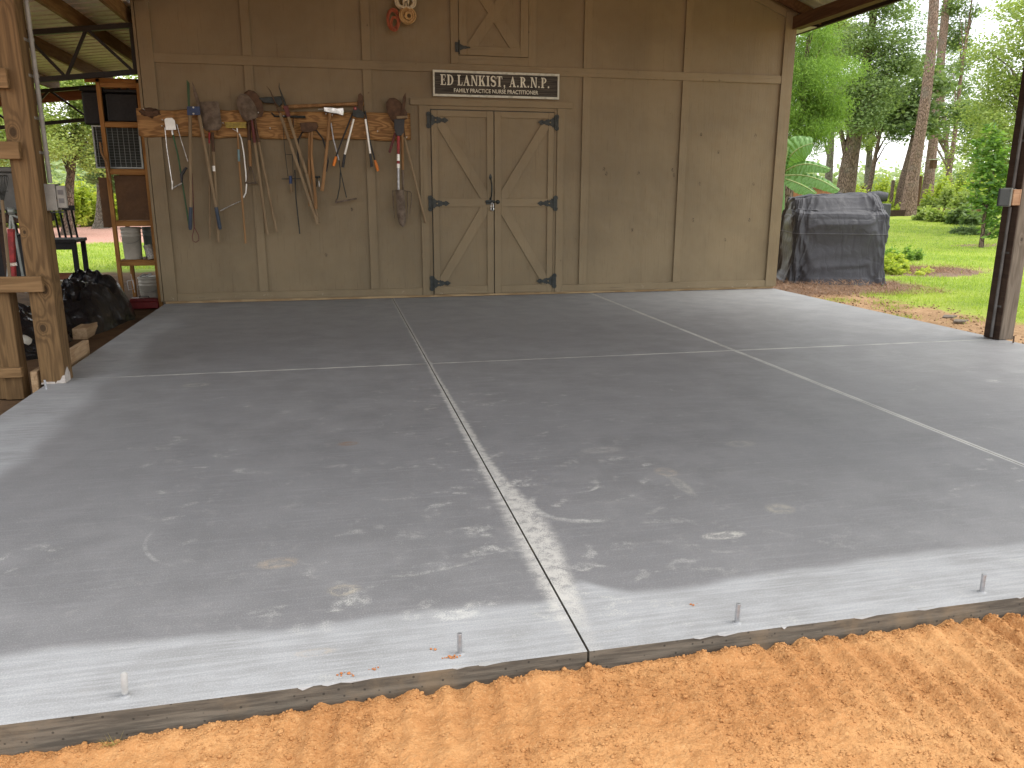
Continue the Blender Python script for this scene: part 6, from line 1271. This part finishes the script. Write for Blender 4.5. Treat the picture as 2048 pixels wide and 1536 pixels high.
# ------------------------------------------------------------ grass blades, litter, mulch chips
def blades(name, n_, fn, m_, seed, h=(.035, .08), w_=.006, lean=.5):
    g_ = np.random.default_rng(seed); rr = random.Random(seed); P_ = np.array([fn(rr) for _ in range(n_)]); hh = g_.uniform(h[0], h[1], n_)[:, None]
    a = g_.random(n_) * 6.283; d = np.stack([np.cos(a), np.sin(a), np.zeros(n_)], 1); l_ = g_.normal(size=(n_, 3)) * lean; l_[:, 2] = 1; l_ /= np.linalg.norm(l_, axis=1)[:, None]
    dist = np.hypot(P_[:, 0] - CP.x, P_[:, 1] - CP.y)[:, None]; ww = w_ * np.clip(dist / 9, .8, 2.4)
    v = np.stack([P_ - d * ww / 2, P_ + d * ww / 2, P_ + l_ * hh], 1); return npmesh(name, v.reshape(-1, 3), np.arange(n_ * 3).reshape(-1, 3), m_)
def inblob(x, y, cx, cy, rx, ry): return ((x - cx) / rx) ** 2 + ((y - cy) / ry) ** 2 < 1
def lawn_r(rr):
    while True:
        d = 8 + 22 * rr.random() ** 1.5; a = rr.uniform(.62, 1.22); x = CP.x + d * math.sin(a); y = CP.y + d * math.cos(a); wv = .35 * fbm(x, y, 1.2, 4)
        if x < 2.5 + wv + rr.random() * .4: continue
        if inblob(x, y, 2.5, 1.0, 1.55 + wv, 1.1 + wv) or inblob(x, y, 5.5, 2.6, 1.5 + wv, .95 + wv): 
            if rr.random() < .97: continue
        return (x, y, gz(x, y) - .005)
M['grass'] = leafmat('grass_blades', (0.253, 0.380, 0.057), (0.437, 0.564, 0.103), (0.529, 0.621, 0.149), .45)
tag(blades('lawn_grass', 95000, lawn_r, M['grass'], 3, (.03, .075), .007), 'short bright lawn grass to the right of the slab', 'grass', kind='stuff')
def lawn_l(rr):
    while True:
        d = 12 + 22 * rr.random() ** 1.3; a = rr.uniform(-.75, -.10); x = CP.x + d * math.sin(a); y = CP.y + d * math.cos(a)
        if y < 5.2 or (12.4 + fbm(x, y, .8, 2) < y): continue
        if -6.0 < x: continue
        return (x, y, gz(x, y) - .005)
tag(blades('lawn_grass', 26000, lawn_l, M['grass'], 4, (.035, .08), .009), 'lawn grass seen through the open bay on the left', 'grass', kind='stuff')
def weeds(rr):
    c = rr.choice([(1.9, -.6), (2.1, -1.3), (2.3, -.9), (1.75, -1.9), (2.4, -2.2)]); return (c[0] + rr.gauss(0, .12), c[1] + rr.gauss(0, .10), -.095)
tag(blades('weeds', 700, weeds, M['grass'], 6, (.03, .07), .006, .8), 'thin weeds sprouting in the bare strip beside the slab', 'weeds', kind='stuff')
M['straw'] = leafmat('pine_straw', (.22, .12, .07), (.36, .23, .14), (.16, .09, .06), .1, .8)
def litter(rr):
    while True:
        if rr.random() < .6: x, y = rr.uniform(1.36, 3.9), rr.uniform(-.25, 1.4); z = gz(x, y) + .03 * rr.random() + (.05 if inblob(x, y, 2.7, .75, .5, .2) else 0) * rr.random()
        else: x, y = 5.5 + rr.gauss(0, .55), 2.6 + rr.gauss(0, .35); z = gz(x, y) + .02 * rr.random()
        return (x, y, z)
tag(blades('pine_straw', 9000, litter, M['straw'], 9, (.05, .13), .006, 3.0), 'brown pine straw lying around the foot of the grill', 'pine straw', kind='stuff')
def clodr(rr):
    x = 1.4 + 1.3 * rr.random(); y = rr.uniform(-4.5, .2); r = .004 + .012 * rr.random() ** 2; return x, y, gz(x, y) + r * .3, r
M['dirtclod'] = mat('dirt_clod', (.36, .23, .13), (.20, .12, .065), .95)
tag(blobs(1400, clodr, 'dirt_crumbs', M['dirtclod'], 12), 'brown dirt crumbs in the bare strip along the slab', 'dirt', kind='stuff')
t = thing('broken_tile', 'flat pale broken stone pieces lying on the bare dirt near the brown post', 'stone', (1.9, -2.4, -.08)); a = gp(1898, 636); b = gp(1920, 645)
for k, q in enumerate((a, b)): P = MB(); P.prism([q + V(-.10, -.02, .02), q + V(.0, -.05, .02), q + V(.10, .0, .025), q + V(-.02, .05, .03)][::-1], (0, 0, -.012)); P.build('stone_piece', M['postlit'], t)
# twig and tuft in the foreground sand
M['drygrass'] = leafmat('dry_grass', (.30, .22, .06), (.38, .30, .09), (.24, .22, .06), .2, .8)
def tuft(rr): x = -4.665 + rr.gauss(0, .012); y = -7.345 + rr.gauss(0, .006); return (x, y, sand_z(x, y))
t = blades('grass_tuft', 26, tuft, M['drygrass'], 14, (.015, .04), .0022, 1.4); tag(t, 'dry grass tuft in the sand in front of the leftmost bolt', 'grass tuft')
print('objects', len(bpy.data.objects))
